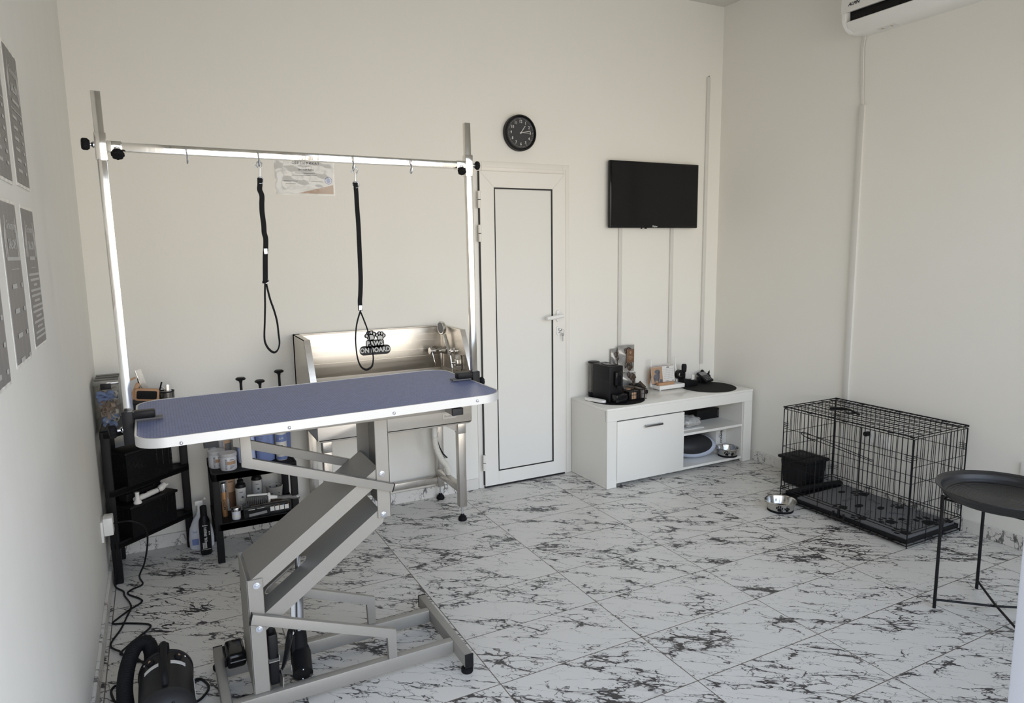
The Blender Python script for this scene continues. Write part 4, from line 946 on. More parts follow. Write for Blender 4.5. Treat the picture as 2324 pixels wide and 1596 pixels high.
# wire basket of treat packs
wb = thing('wire_basket', 'small black wire basket of snack packs beside the coffee machine', 'basket', (2.68, 3.51, zm))
b = B(); a0, a1, c0, c1, h0, h1 = 2.612, 2.748, 3.445, 3.575, zm+.001, .572
for z in (h0, (h0+h1)/2, h1): b.tube([(a0, c0, z), (a1, c0, z), (a1, c1, z), (a0, c1, z)], .0014 if z < h1 else .002, 6, True, smooth=False)
for k in range(9):
    x = a0+(a1-a0)*k/8; b.tube([(x, c0, h1), (x, c0, h0), (x, c1, h0), (x, c1, h1)], .0010, 5, smooth=False)
for k in range(8):
    y = c0+(c1-c0)*k/7; b.tube([(a0, y, h1), (a0, y, h0), (a1, y, h0), (a1, y, h1)], .0010, 5, smooth=False)
b.build('wires', 'black', wb)
def pack(lo, hi, label, col='black', lab='orange'):
    t = thing('snack_pack', label, 'snack pack', ((lo[0]+hi[0])/2, (lo[1]+hi[1])/2, lo[2]))
    b = B(); b.box(lo, hi, .003); b.build('pack', col, t)
    w = hi[0]-lo[0]; b = B(); b.quad((lo[0]+w*.22, lo[1]-.0001, lo[2]+.004), (w*.42, 0, 0), (0, 0, (hi[2]-lo[2])*.8), .0006); b.build('label', lab, t)
pack((2.616, 3.450, zm+.003), (2.700, 3.505, .562), 'black snack pack with tan label at the front of the wire basket')
pack((2.704, 3.450, zm+.003), (2.744, 3.560, .570), 'dark snack pack standing at the right end of the wire basket', 'foildark', 'grey')
pack((2.616, 3.510, zm+.003), (2.700, 3.568, .580), 'mottled brown snack pack at the back of the wire basket', 'foildark', 'tan')
b = B(); b.box((2.765, 3.575, zt), (2.868, 3.66, .528), .006); b.build('snack_tray', 'black', label='flat black tray of sachets left of the white router', cat='tray')
random.seed(3)
for k in range(4):
    b = B(); x = 2.775+.022*k; b.box((-.022, -.03, -.004), (.022, .03, .004), .003); b.T(Matrix.Translation((x, 3.61+.006*(k % 2), .545+.004*(k % 2))) @ Matrix.Rotation(.6+.2*k, 4, 'X') @ Matrix.Rotation(.4*k-.5, 4, 'Z'))
    o = b.build('sachet', 'foildark' if k % 2 else 'blackgloss', label='small dark foil sachet heaped on the black tray beside the router', cat='sachet', group='foil sachets on the black tray')
# treat bags
def treat_bag(x0, x1, y, z0, z1, label, lab=True):
    t = thing('treat_bag', label, 'treat bag', ((x0+x1)/2, y, z0))
    b = B(); nx, nz = 12, 18; F = []; Bk = []
    for j in range(nz+1):
        rf, rb = [], []
        for i in range(nx+1):
            u_, v_ = i/nx, j/nz; th = .018*math.sin(PI*u_)*min(1, 3.0*(1-v_))*(0.6+.4*math.sin(v_*9+u_*5))
            x = x0+(x1-x0)*u_; z = z0+(z1-z0)*v_
            rf.append(b.bm.verts.new((x, y-.002-abs(th), z))); rb.append(b.bm.verts.new((x, y+.002, z)))
        F.append(rf); Bk.append(rb)
    for j in range(nz):
        for i in range(nx):
            b.bm.faces.new((F[j][i], F[j][i+1], F[j+1][i+1], F[j+1][i])); b.bm.faces.new((Bk[j][i+1], Bk[j][i], Bk[j+1][i], Bk[j+1][i+1]))
    for j in range(nz): b.bm.faces.new((Bk[j][0], F[j][0], F[j+1][0], Bk[j+1][0])); b.bm.faces.new((F[j][nx], Bk[j][nx], Bk[j+1][nx], F[j+1][nx]))
    for i in range(nx): b.bm.faces.new((F[0][i+1], F[0][i], Bk[0][i], Bk[0][i+1])); b.bm.faces.new((F[nz][i], F[nz][i+1], Bk[nz][i+1], Bk[nz][i]))
    b.build('bag', 'foil', t)
    w = x1-x0
    rr = random.Random(int(z0*999+x0*77)); b = B()
    for k in range(16): b.sph((x0+w*rr.uniform(.42, .88), y-.012, z0+(z1-z0)*rr.uniform(.12, .90)), .016, (rr.uniform(.5, .9), .35, rr.uniform(.8, 1.7)), 10, Matrix.Rotation(rr.uniform(-.6, .6), 4, 'Y'))
    b.build('treats', 'foildark', t)
    if lab:
        xl, zl_ = x0+w*.40, z0+(z1-z0)*.36
        b = B(); b.box((xl, y-.0275, zl_), (xl+w*.46, y-.024, zl_+(z1-z0)*.50), .0008); l = b.build('label', 'brown', t)
        b = B(); paw(b, (xl+w*.23, y-.0276, zl_+(z1-z0)*.38), .018, UX, UZ); 
        for k, ww in enumerate((.24, .30, .12)): b.quad((xl+w*(.23-ww/2), y-.0276, zl_+(z1-z0)*(.22-.05*k)), (w*ww, 0, 0), (0, 0, .003), .0004)
        b.build('label_print', 'orange', l)
treat_bag(2.712, 2.846, 3.708, .640, .818, 'tall foil treat bag with brown label leaning on the wall behind the coffee machine')
treat_bag(2.664, 2.725, 3.722, .600, .800, 'narrow treat bag half hidden left of the brown labelled treat bag', False)
treat_bag(2.720, 2.846, 3.690, zt, .634, 'foil treat bag standing below the brown labelled one', False)
# router
ro = thing('router', 'white wifi router with two upright aerials on the cabinet', 'router', (3.09, 3.66, zt))
b = B(); b.box((2.985, 3.600, zt+.004), (3.205, 3.705, zt+.032), .005, 3)
for x in (2.998, 3.192):
    for y in (3.612, 3.693): b.cyl((x, y, zt), (x, y, zt+.006), .006, seg=12)
b.build('case', 'white', ro)
for x, dx in ((2.981, -.004), (3.212, -.026)):
    b = B(); b.cyl((x-.006, 3.69, zt+.020), (x+.006, 3.69, zt+.020), .007, seg=14); b.tube([(x, 3.69, zt+.022), (x+dx*.4, 3.69, zt+.08), (x+dx, 3.69, zt+.205)], [.0078, .0068, .0050], 10); b.build('aerial', 'white', ro)
# calendar on the router
ca = thing('desk_calendar', 'desk calendar with a dog picture standing on the white router', 'calendar', (3.055, 3.665, zt+.032))
CT = Matrix.Translation((2.957, 3.646, zt+.034)) @ Matrix.Rotation(-.16, 4, 'X')
b = B(); b.box((0, 0, .012), (.198, .003, .122)); b.T(CT); b.build('page', 'label', ca)
b = B(); b.box((0, .003, 0.0), (.198, .006, .122)); b.T(Matrix.Translation((2.957, 3.646, zt+.034)) @ Matrix.Translation((0, .042, 0)) @ Matrix.Rotation(.16, 4, 'X')); b.build('back_cover', 'tan', ca)
b = B(); b.box((.0015, -.0006, .010), (.095, 0, .120)); b.T(CT); pic = b.build('picture', 'orange', ca)
b = B(); b.disc((.052, -.0006, .088), .019, UX, UZ, .0006, ru=1.25, rv=.8); b.disc((.062, -.0006, .072), .012, UX, UZ, .0006, ru=.8, rv=1.5); b.disc((.042, -.0006, .050), .024, UX, UZ, .0006, ru=1.15, rv=1.0)
b.quad((.020, -.0006, .016), (.010, 0, 0), (0, 0, .03), .0006); b.quad((.052, -.0006, .016), (.010, 0, 0), (0, 0, .03), .0006); b.quad((.066, -.0006, .014), (.024, 0, 0), (0, 0, .020), .0006)
b.T(CT); b.build('dog_picture', 'greyink', pic)
b = B()
for r in range(6):
    for c in range(7): b.quad((.106+.0125*c, -.0004, .098-.0125*r), (.0035, 0, 0), (0, 0, .003), .0004)
b.quad((.120, -.0004, .018), (.024, 0, 0), (0, 0, .003), .0004); b.quad((.176, -.0004, .016), (.012, 0, 0), (0, 0, .006), .0004)
b.T(CT); b.build('dates', 'greyink', ca)
text('APRIL', .010, CT @ V((.145, -.0008, .112)), UX, (CT.to_3x3() @ UZ), 'ink', ca, bold=.0003)
b = B(); b.box((2.985, 3.612, zt+.0325), (3.120, 3.642, zt+.050), .001); b.build('note_pad', 'wood', label='tan patterned paper block at the foot of the desk calendar', cat='paper block')
# desk things on the right mat
td = thing('tape_dispenser', 'black desk organiser with tape roll beside the router', 'tape dispenser', (3.27, 3.64, zm))
b = B(); b.prism([(3.205, zm), (3.335, zm), (3.325, zm+.038), (3.290, zm+.036), (3.27, zm+.046), (3.205, zm+.058)], 'y', 3.610, 3.672, .003); b.build('base', 'black', td)
b = B(); b.lathe([(.016, -.012), (.034, -.012), (.034, .012), (.016, .012), (.016, -.012)], (3.212, 3.668, zm+.078), 28, Matrix.Rotation(PI/2, 4, 'X')); b.build('tape_roll', 'blackgloss', td)
b = B(); b.box((3.268, 3.604, zm+.045), (3.292, 3.612, zm+.080), .001); b.build('tape_end', 'label', td)
b = B(); b.lathe([(0, 0), (.010, 0), (.011, .035), (.008, .040), (.0165, .052), (.018, .085), (.016, .098), (.013, .102), (0, .102)], (3.246, 3.660, zm+.048), 20); b.build('hand_stamp', 'blackmatte', label='black hand stamp standing in the desk organiser', cat='stamp')
pt = thing('card_reader', 'dark payment card reader tilted on the right placemat', 'card reader', (3.40, 3.67, zm))
A_, B_ = V((3.443, 3.612, zm+.014)), V((3.430, 3.700, zm+.066)); dv = (B_-A_); Lr = dv.length; uy = dv.normalized(); ux_ = V((1, .05, 0)); ux_ = (ux_-uy*ux_.dot(uy)).normalized(); un = ux_.cross(uy)
PT = Matrix(((ux_.x, uy.x, un.x, A_.x), (ux_.y, uy.y, un.y, A_.y), (ux_.z, uy.z, un.z, A_.z), (0, 0, 0, 1)))
b = B(); b.box((-.040, 0, -.008), (.040, Lr, .010), .006, 3); b.T(PT); b.build('case', 'black', pt)
b = B(); b.box((-.031, Lr*.58, .0095), (.031, Lr*.92, .0108)); b.T(PT); b.build('display', 'grey', pt)
b = B()
for r in range(4):
    for c in range(3): b.box((-.028+c*.020, .010+r*.015, .0095), (-.014+c*.020, .020+r*.015, .0115), .001)
b.T(PT); b.build('key', 'midgrey', pt)
b = B(); b.box((3.400, 3.66, zm), (3.46, 3.705, zm+.040), .006); b.build('cradle', 'black', pt)
b = B(); b.sph((3.452, 3.700, zm+.072), .0125, (1, 1, 1.15), 16); b.tube([(3.452, 3.700, zm+.062), (3.462, 3.696, zm+.045), (3.482, 3.690, zm+.048), (3.500, 3.684, zm+.040), (3.508, 3.680, zm+.018), (3.508, 3.680, zm+.001)], [.008, .010, .011, .010, .008, .008], 12)
b.tube([(3.496, 3.688, zm+.044), (3.503, 3.688, zm+.062), (3.512, 3.688, zm+.080)], [.008, .006, .001], 10); b.build('phone_holder', 'blackmatte', label='small black curled ornament behind the card reader', cat='ornament')

# inside the cabinet
def pbowl(c, label, r=0.083, h=.060, group=None):
    t = thing('pet_bowl', label, 'pet bowl', c)
    b = B(); b.lathe([(0, .006), (r*.74, .006), (r*.78, .010), (r*.93, h-.004), (r*1.0, h), (r*1.035, h-.003), (r*1.02, h-.008), (r*.93, h-.012), (r*.84, .012)], c, 56); b.build('bowl', 'bowl', t)
    b = B(); b.lathe([(r*.70, 0), (r*.84, 0), (r*.855, .006), (r*.845, .013), (r*.70, .013), (r*.70, 0)], c, 56); b.build('rubber_ring', 'rubberblack', t)
    vd = V((-c[0], -c[1], 0)).normalized(); a0 = math.atan2(vd.y, vd.x)
    for da, s, dz in ((-0.05, .034, .031), (.52, .024, .027)):
        b = B()
        a = a0+da; nrm = V((math.cos(a), math.sin(a), 0)); rr_ = r*.895; tan = V((-math.sin(a), math.cos(a), 0))
        slope = (UZ*(h-.01)+nrm*(r*.14)).normalized(); paw(b, V(c)+nrm*rr_+UZ*dz, s, tan, slope, .0016); b.build('paw_print', 'rubberblack', t)
    return t
pbowl((3.412, 3.392, .0415), 'steel pet bowl with paw prints on the bottom cabinet shelf', r=.076)
pbowl((3.012, 2.583, 0), 'steel pet bowl with paw prints on the floor beside the wire crate')
lb = thing('litter_box', 'pale blue oval carrier with dark lid on the bottom cabinet shelf', 'pet carrier', (3.13, 3.50, .0415))
SH = Matrix.Rotation(.10, 4, 'Y')
b = B(); b.sph((3.182, 3.500, .122), 1.0, (.192, .125, .082), 40, SH)
for v in b.bm.verts:
    if v.co.z < .0425: v.co.z = .0425
b.build('shell', 'carrier', lb)
b = B(); b.sph((3.182, 3.500, .122), 1.0, (.1955, .1285, .0855), 64, SH); nl = V((-.20, -.62, .76)).normalized(); lc = V((3.182, 3.500, .122))
bmesh.ops.bisect_plane(b.bm, geom=b.bm.verts[:]+b.bm.edges[:]+b.bm.faces[:], plane_co=lc+nl*.062, plane_no=nl, clear_inner=True)
bmesh.ops.holes_fill(b.bm, edges=[e for e in b.bm.edges if e.is_boundary]); b.build('lid', 'darkgrey', lb)
b = B(); b.lathe([(0, 0), (.016, 0), (.020, .010), (.014, .018), (0, .018)], (3.262, 3.56, .196), 20); b.build('knob', 'label', lb)
bb = thing('storage_box', 'white carton lettered BIANCO standing behind the steel bowl in the cabinet', 'box', (3.43, 3.58, .0415))
b = B(); b.box((3.388, 3.480, .0415), (3.4845, 3.70, .238), .001); b.build('carton', 'label', bb)
text('BIANCO', .024, (3.436, 3.4792, .150), -UZ, UX, 'ink', bb, bold=.0008); text('CARE', .012, (3.418, 3.4792, .160), -UZ, UX, 'greyink', bb)
b = B(); b.lathe([(.010, 0), (.0112, 0), (.0112, .0006), (.010, .0006), (.010, 0)], (3.402, 3.4798, .205), 24, Matrix.Rotation(PI/2, 4, 'X')); b.lathe([(.006, 0), (.007, 0), (.007, .0006), (.006, .0006), (.006, 0)], (3.456, 3.4798, .188), 20, Matrix.Rotation(PI/2, 4, 'X')); b.disc((3.402, 3.4798, .205), .004, UX, UZ); b.build('mark', 'greyink', bb)
b = B(); b.box((3.10, 3.64, .0415), (3.384, 3.71, .236), .002); b.build('storage_box', 'black', label='black box at the back of the bottom cabinet shelf behind the pale oval carrier', cat='box')
b = B(); b.box((3.275, 3.55, .268), (3.478, 3.70, .338), .002); bx = b.build('storage_box', 'black', label='flat black box with white side text at the back of the upper cabinet shelf', cat='box')
text('LOVABLE', .011, (3.468, 3.5492, .303), UZ, -UX, 'grey', bx)
b = B(); nsd = 0
b.sph((3.12, 3.46, .306), 1.0, (.09, .07, .036), 22)
for v in b.bm.verts:
    p = v.co; f = 1+.18*math.sin(p.x*130+p.z*90)*math.sin(p.y*110-p.z*160); v.co = V((3.12, 3.46, .306))+(p-V((3.12, 3.46, .306)))*f
    if v.co.z < .2785: v.co.z = .2785
b.build('plastic_bag', 'bag', label='crumpled clear plastic bag on the upper cabinet shelf', cat='bag')
b = B(); b.box((3.00, 3.385, .2682), (3.19, 3.50, .276), .003); b.build('towel_pack', 'label', label='flat white packet under the crumpled bag on the upper cabinet shelf', cat='packet')
b = B(); b.sph((3.005, 3.43, .290), .013, (1, 1, 1), 14); b.build('small_ball', 'black', label='small black ball beside the crumpled bag in the cabinet', cat='ball')

# ------------------------------------------------------------------ wire crate
cr_ = thing('dog_crate', 'black folding wire dog crate with paw print mat along the right wall', 'dog crate', (3.35, 2.31, 0))
X0, X1, Y0, Y1, ZT, ZB = 3.132, 3.570, 1.930, 2.690, .556, .012
fr_, wr = .0028, .0016
def seg(b, a, c, r=wr): b.tube([a, c], r, 5, smooth=False)
def side(name, P, wlen, verticals, horizontals, gap_lo=.085):
    """P(s, z) maps along-side distance and height to a point"""
    b = B()
    for s in verticals: seg(b, P(s, gap_lo), P(s, ZT-.012))
    for z in horizontals: seg(b, P(0.004, z), P(wlen-.004, z))
    for z in (gap_lo, ZT-.012): seg(b, P(0.002, z), P(wlen-.002, z), .0022)
    for s in (0.003, wlen-.003): seg(b, P(s, gap_lo), P(s, ZT-.012), fr_)
    for s0, s1 in ((0.003, .040), (wlen-.040, wlen-.003)):
        for zc in (.452, .135):
            for dz in (-.010, 0, .010): seg(b, P(s0, zc+dz), P(s1, zc+dz), .0014)
    return b.build(name, 'black', cr_)
LW, LD = Y1-Y0, X1-X0
vl = [i*LW/27 for i in range(1, 27)]; vd_ = [i*LD/15 for i in range(1, 15)]
side('front_panel', lambda s, z: (X0, Y1-s, z), LW, vl, (.215, .325, .432))
side('back_panel', lambda s, z: (X1, Y1-s, z), LW, [v+.006 for v in vl], (.215, .325, .432))
side('end_panel', lambda s, z: (X0+s, Y0, z), LD, vd_, (.215, .325, .405))
side('end_panel', lambda s, z: (X0+s, Y1, z), LD, vd_, (.215, .325, .405))
b = B()
for i in range(28): seg(b, (X0, Y0+LW*i/27, ZT), (X1, Y0+LW*i/27, ZT))
for i in range(7): seg(b, (X0+LD*i/6, Y0, ZT+.002), (X0+LD*i/6, Y1, ZT+.002), .002)
b.tube([(X0, Y0, ZT), (X1, Y0, ZT), (X1, Y1, ZT), (X0, Y1, ZT)], fr_, 6, True, smooth=False)
b.build('top_panel', 'black', cr_)
for x in (X0, X1):
    for y in (2.05, 2.30, 2.52): b = B(); b.box((x-.003, y-.014, ZT-.006), (x+.003, y+.014, ZT+.004), .002); b.build('panel_clip', 'black', cr_)
    for y in (Y0, Y1): b = B(); b.box((x-.004, y-.018 if y == Y1 else y-.003, ZT-.006), (x+.004, y+.003 if y == Y1 else y+.018, ZT+.004), .002); b.build('panel_clip', 'black', cr_)
b = B()
for i in range(20): seg(b, (X0, Y0+LW*i/19, .014), (X1, Y0+LW*i/19, .014))
b.tube([(X0, Y0, ZB), (X1, Y0, ZB), (X1, Y1, ZB), (X0, Y1, ZB)], fr_, 6, True, smooth=False)
b.tube([(X0, Y0, .072), (X1, Y0, .072), (X1, Y1, .072), (X0, Y1, .072)], .0022, 6, True, smooth=False)
for x, y in ((X0, Y0), (X1, Y0), (X0, Y1), (X1, Y1), (X0, 2.18), (X0, 2.44), (X1, 2.18), (X1, 2.44), (3.28, Y0), (3.42, Y0)): seg(b, (x, y, 0.002), (x, y, .086), fr_ if x in (X0, X1) and y in (Y0, Y1) else .0018)
b.build('floor_grid', 'black', cr_)
b = B(); b.box((X0+.006, Y0+.006, .020), (X1-.006, Y1-.006, .026), .002); b.ring([(X0+.006, Y0+.006), (X1-.006, Y0+.006), (X1-.006, Y1-.006), (X0+.006, Y1-.006)], [(X0+.014, Y0+.014), (X1-.014, Y0+.014), (X1-.014, Y1-.014), (X0+.014, Y1-.014)], 'z', .020, .040)
b.build('tray', 'blackshelf', cr_)
# door latch rail and slide bolt on the front
b = B(); b.tube([(X0-.006, 2.470, .405), (X0-.006, 2.535, .418), (X0-.006, 2.560, .430), (X0-.006, 2.535, .440), (X0-.006, 2.40, .424), (X0-.006, 2.13, .392)], .0022, 6); seg(b, (X0-.005, 2.53, .418), (X0-.005, 2.13, .384), .002); b.build('slide_bolt', 'black', cr_)
b = B()
for y in (2.20, 2.46): b.tube([(X0-.003, y, .09), (X0-.003, y, ZT-.012)], .0024, 6, smooth=False)
b.tube([(X0-.008, 2.330, .060), (X0-.012, 2.33, .030), (X0-.012, 2.27, .030), (X0-.008, 2.27, .060)], .006, 8); b.box((X0-.010, 2.295, .03), (X0-.002, 2.308, .078), .002); b.build('door_latch', 'black', cr_)
b = B(); b.tube([(3.30, 2.52, ZT+.004), (3.31, 2.46, ZT+.016), (3.31, 2.40, ZT+.016), (3.30, 2.34, ZT+.004)], .006, 8); b.tube([(3.275, 2.50, ZT+.004), (3.33, 2.45, ZT+.006), (3.28, 2.40, ZT+.006), (3.33, 2.36, ZT+.004)], .004, 6); b.build('carry_handle', 'black', cr_)
cmt = thing('crate_mat', 'grey felt mat with black paw prints lying in the wire crate', 'mat', (3.35, 2.29, .041))
b = B(); b.box((X0+.018, Y0+.018, .0265), (X1-.018, Y1-.10, .048), .006, 3); b.build('pad', 'felt', cmt)
spots = [(3.44, 2.02, .105, -.5), (3.505, 2.45, .085, .4), (3.33, 2.33, .075, .2), (3.27, 2.12, .08, 0), (3.23, 2.37, .07, .6), (3.40, 2.25, .065, .3), (3.50, 2.22, .06, -.4), (3.18, 2.22, .07, .5), (3.44, 2.52, .06, 0), (3.20, 2.00, .075, .2), (3.53, 1.98, .06, .1), (3.35, 2.10, .05, 0)]
for i, (x, y, s, a) in enumerate(spots):
    u_ = V((math.cos(a), math.sin(a), 0)); v_ = V((-math.sin(a), math.cos(a), 0))
    b = B()
    if i % 3 == 2: b.disc((x, y, .0479), s*.36, u_, v_, .0008, ru=1.2, rv=.7)
    else: paw(b, (x, y, .0479), s*1.15, u_, v_, .0008)
    b.build('paw_print', 'rubberblack', cmt)
b = B()
for (x, y, a) in ((3.28, 2.24, .3), (3.46, 2.33, 1.2), (3.36, 2.42, .1), (3.50, 2.10, .8), (3.22, 2.50, .5), (3.40, 2.16, 2.2), (3.30, 2.02, 1.0)):
    pts = []
    for px_, py_ in ((-.020, .006), (-.030, .012), (-.036, .004), (-.033, 0), (-.036, -.006), (-.028, -.012), (-.020, -.006), (.020, -.006), (.030, -.012), (.036, -.004), (.033, 0), (.036, .006), (.028, .012), (.020, .006)):
        pts.append((x+px_*math.cos(a)-py_*math.sin(a), y+px_*math.sin(a)+py_*math.cos(a), .0482))
    b.tube(pts, .0008, 4, True)
b.build('bone_outline', 'rubberblack', cmt)
b = B(); b.tube([(X0+.02, 2.655, .052), (3.30, 2.64, .060), (3.43, 2.63, .060), (X1-.03, 2.60, .066)], .011, 8, flat=(.030, .014), wdir=(0, 1, .2)); b.build('divider_bar', 'blackmatte', label='black flat bar lying across the far end of the wire crate', cat='bar')
# lidded bin behind the crate
bn = thing('storage_bin', 'black lidded storage bin on the floor behind the far end of the wire crate', 'bin', (3.475, 2.82, 0))
b = B(); bmesh.ops.create_cube(b.bm, size=1.0, matrix=Matrix.Translation((3.476, 2.822, .080)) @ Matrix.Diagonal((.185, .20, .158, 1)))
for v in b.bm.verts:
    if v.co.z < .05: v.co.x = 3.476+(v.co.x-3.476)*.88; v.co.y = 2.822+(v.co.y-2.822)*.88
bmesh.ops.bevel(b.bm, geom=b.bm.edges[:], offset=.015, segments=3, profile=.5, affect='EDGES'); b.build('body', 'blackshelf', bn)
b = B(); b.box((3.372, 2.712, .160), (3.580, 2.932, .178), .007, 3); b.box((3.42, 2.78, .176), (3.53, 2.87, .184), .004); b.build('lid', 'blackmatte', bn)

# ------------------------------------------------------------------ side table
sd_ = thing('side_table', 'round black metal tray table in the right foreground', 'side table', (2.855, 1.39, 0))
C = V((2.855, 1.390, 0)); R_ = .232
b = B(); b.lathe([(0, .478), (R_*.80, .478), (R_*.86, .484), (R_*.90, .500), (R_*.915, .508), (R_, .520), (R_*1.005, .517), (R_*.93, .500), (R_*.88, .478), (R_*.84, .474), (0, .474)], C, 96); b.build('tray', 'tray', sd_)
hs = .157
legs = [V((2.703, 1.534, 0)), V((3.018, 1.544, 0)), V((3.035, 1.262, 0)), V((2.746, 1.254, 0))]
for p in legs:
    b = B(); b.tube([(p.x, p.y, 0), (p.x, p.y, .476)], .0062, 12, smooth=False); b.build('leg', 'black', sd_)
b = B()
for i in range(4): b.tube([legs[i]+UZ*.462, legs[(i+1) % 4]+UZ*.462], .0045, 8, smooth=False)
b.build('upper_frame', 'black', sd_)
for a, c_, dz in ((0, 2, 0), (1, 3, .009)):
    b = B(); b.tube([legs[a]+UZ*.036, C+UZ*(.036+dz), legs[c_]+UZ*.036], .0048, 8, smooth=False); b.build('cross_brace', 'black', sd_)
# ------------------------------------------------------------------ corner shelf and what stands on it
cs = thing('corner_shelf', 'black three tier corner shelf in the left corner', 'shelf', (-.12, 3.58, 0))
tri = [(-.262, 3.395), (-.262, 3.708), (.082, 3.708), (.082, 3.660), (-.228, 3.388)]
for z in (.195, .435, .700):
    b = B(); b.prism(tri, 'z', z-.030, z-.004, .003); b.ring([(-.262, 3.395), (-.262, 3.708), (.082, 3.708), (.082, 3.660), (-.228, 3.388)], [(-.254, 3.402), (-.254, 3.700), (.074, 3.700), (.074, 3.666), (-.231, 3.400)], 'z', z-.030, z); b.build('shelf', 'blackshelf', cs)
for x, y in ((-.243, 3.410), (-.243, 3.690), (.064, 3.688)):
    b = B(); b.box((x-.018, y-.018, 0), (x+.018, y+.018, .70), .004); b.build('leg', 'blackshelf', cs)
ANG = math.atan2(3.660-3.388, .082+.228)
def basket(z, label, h=.135):
    t = thing('basket', label, 'basket', (0, 0, 0)); w, d = .245, .115
    b = B(); t0 = .003
    b.box((0, 0, 0), (w, d, t0)); b.box((0, 0, t0), (w, t0, h)); b.box((0, d-t0, t0), (w, d, h)); b.box((0, t0, t0), (t0, d-t0, h)); b.box((w-t0, t0, t0), (w, d-t0, h)); b.build('body', 'mesh', t)
    b = B(); b.box((-.008, -.010, h), (w+.010, d+.006, h+.014), .006, 3); b.build('lid', 'black', t)
    put(t, (-.172, 3.418, z), rz=ANG)
    return t
basket(.1915, 'pierced black basket on the bottom tier of the corner shelf'); basket(.4315, 'pierced black basket on the middle tier of the corner shelf', .145)
def on_lid(s, t_, z=.3415):                       # s along the basket, t_ into the corner
    return V((-.172+s*math.cos(ANG)-t_*math.sin(ANG), 3.418+s*math.sin(ANG)+t_*math.cos(ANG), z))
tc = thing('tool_case', 'black plastic tool case on the lower basket of the corner shelf', 'case', (0, 0, 0))
b = B(); b.box((0, 0, 0), (.19, .055, .040), .006, 3); b.build('base', 'blackmatte', tc); b = B(); b.box((0, 0, .0405), (.19, .055, .052), .006, 3); b.box((.03, -.003, .03), (.05, .001, .046), .001); b.box((.14, -.003, .03), (.16, .001, .046), .001); b.build('lid', 'black', tc)
put(tc, on_lid(.03, .055), rz=ANG)
tr = thing('pet_trimmer', 'white cordless pet trimmer lying on the lower basket lid', 'trimmer', (0, 0, 0))
b = B(); b.tube([(0, 0, .014), (.05, 0, .015), (.10, 0, .016), (.125, 0, .016)], [.013, .0135, .013, .012], 14); b.build('body', 'white', tr)
b = B(); b.tube([(.126, 0, .016), (.150, 0, .020), (.172, 0, .030)], [.0125, .016, .015], 14); b.box((.165, -.018, .026), (.178, .018, .036), .002); b.build('head', 'white', tr)
b = B(); b.tube([(.1245, 0, .016), (.1275, 0, .016)], .0134, 16, smooth=False); b.box((.045, -.004, .027), (.065, .004, .0295), .001); b.build('ring_and_switch', 'black', tr)
put(tr, on_lid(.045, .022), rz=ANG+.06)
b = B(); b.lathe([(0, 0), (.017, 0), (.0175, .006), (.010, .020), (.0085, .045), (.010, .048), (.0085, .052), (0, .050)], on_lid(.042, .004, .3425), 24); b.build('trimmer_cap', 'white', label='small white nozzle standing upright beside the pet trimmer', cat='nozzle')
# clear box of hair bows
ab = thing('clear_box', 'clear lidded box full of hair bows on top of the corner shelf', 'box', (-.215, 3.52, .70))
ax0, ax1, ay0, ay1 = -.268, -.172, 3.405, 3.640
b = B(); b.box((ax0, ay0, .701), (ax1, ay0+.002, .905)); b.box((ax0, ay1-.002, .701), (ax1, ay1, .905)); b.box((ax0, ay0+.002, .701), (ax0+.002, ay1-.002, .905)); b.box((ax1-.002, ay0+.002, .701), (ax1, ay1-.002, .905)); b.box((ax0, ay0, .700), (ax1, ay1, .7025)); b.build('body', 'clear', ab)
b = B(); b.box((ax0-.002, ay0-.003, .905), (ax1+.002, ay1+.002, .918), .003); b.tube([(ax0+.002, ay0+.06, .921), (ax1-.002, ay0+.06, .921)], .004, 8, smooth=False); b.tube([(ax0+.002, ay0+.13, .921), (ax1-.002, ay0+.13, .921)], .004, 8, smooth=False); b.tube([(ax0+.002, ay0+.19, .921), (ax1-.002, ay0+.19, .921)], .004, 8, smooth=False); b.build('lid', 'clearlid', ab)
b = B(); b.box((-.240, ay0-.008, .886), (-.200, ay0-.002, .912), .002); b.build('clasp', 'black', ab)
def make_bow(mtn, label, grp):
    t = thing('hair_bow', label, 'hair bow', (0, 0, 0), group=grp)
    b = B()
    for s in (-1, 1): b.tube([(0, 0, 0), (s*.014, .002, .012), (s*.030, 0, .011), (s*.034, -.003, 0), (s*.028, 0, -.009), (s*.012, .002, -.005), (0, 0, 0)], .002, flat=(.018, .0012), wdir=(0, 1, 0))
    b.build('loops', mtn, t)
    b = B(); b.tube([(-.004, 0, 0), (-.016, .003, -.022), (-.024, .004, -.038)], .002, flat=(.015, .0012), wdir=(0, 1, 0)); b.tube([(.004, 0, 0), (.012, .003, -.018), (.022, .004, -.026)], .002, flat=(.012, .0012), wdir=(0, 1, 0)); b.build('tails', mtn, t)
    b = B(); b.sph((0, 0, 0), .006, (1, 1.2, 1), 10); b.build('knot', mtn, t)
    return t
random.seed(21)
protos = {}
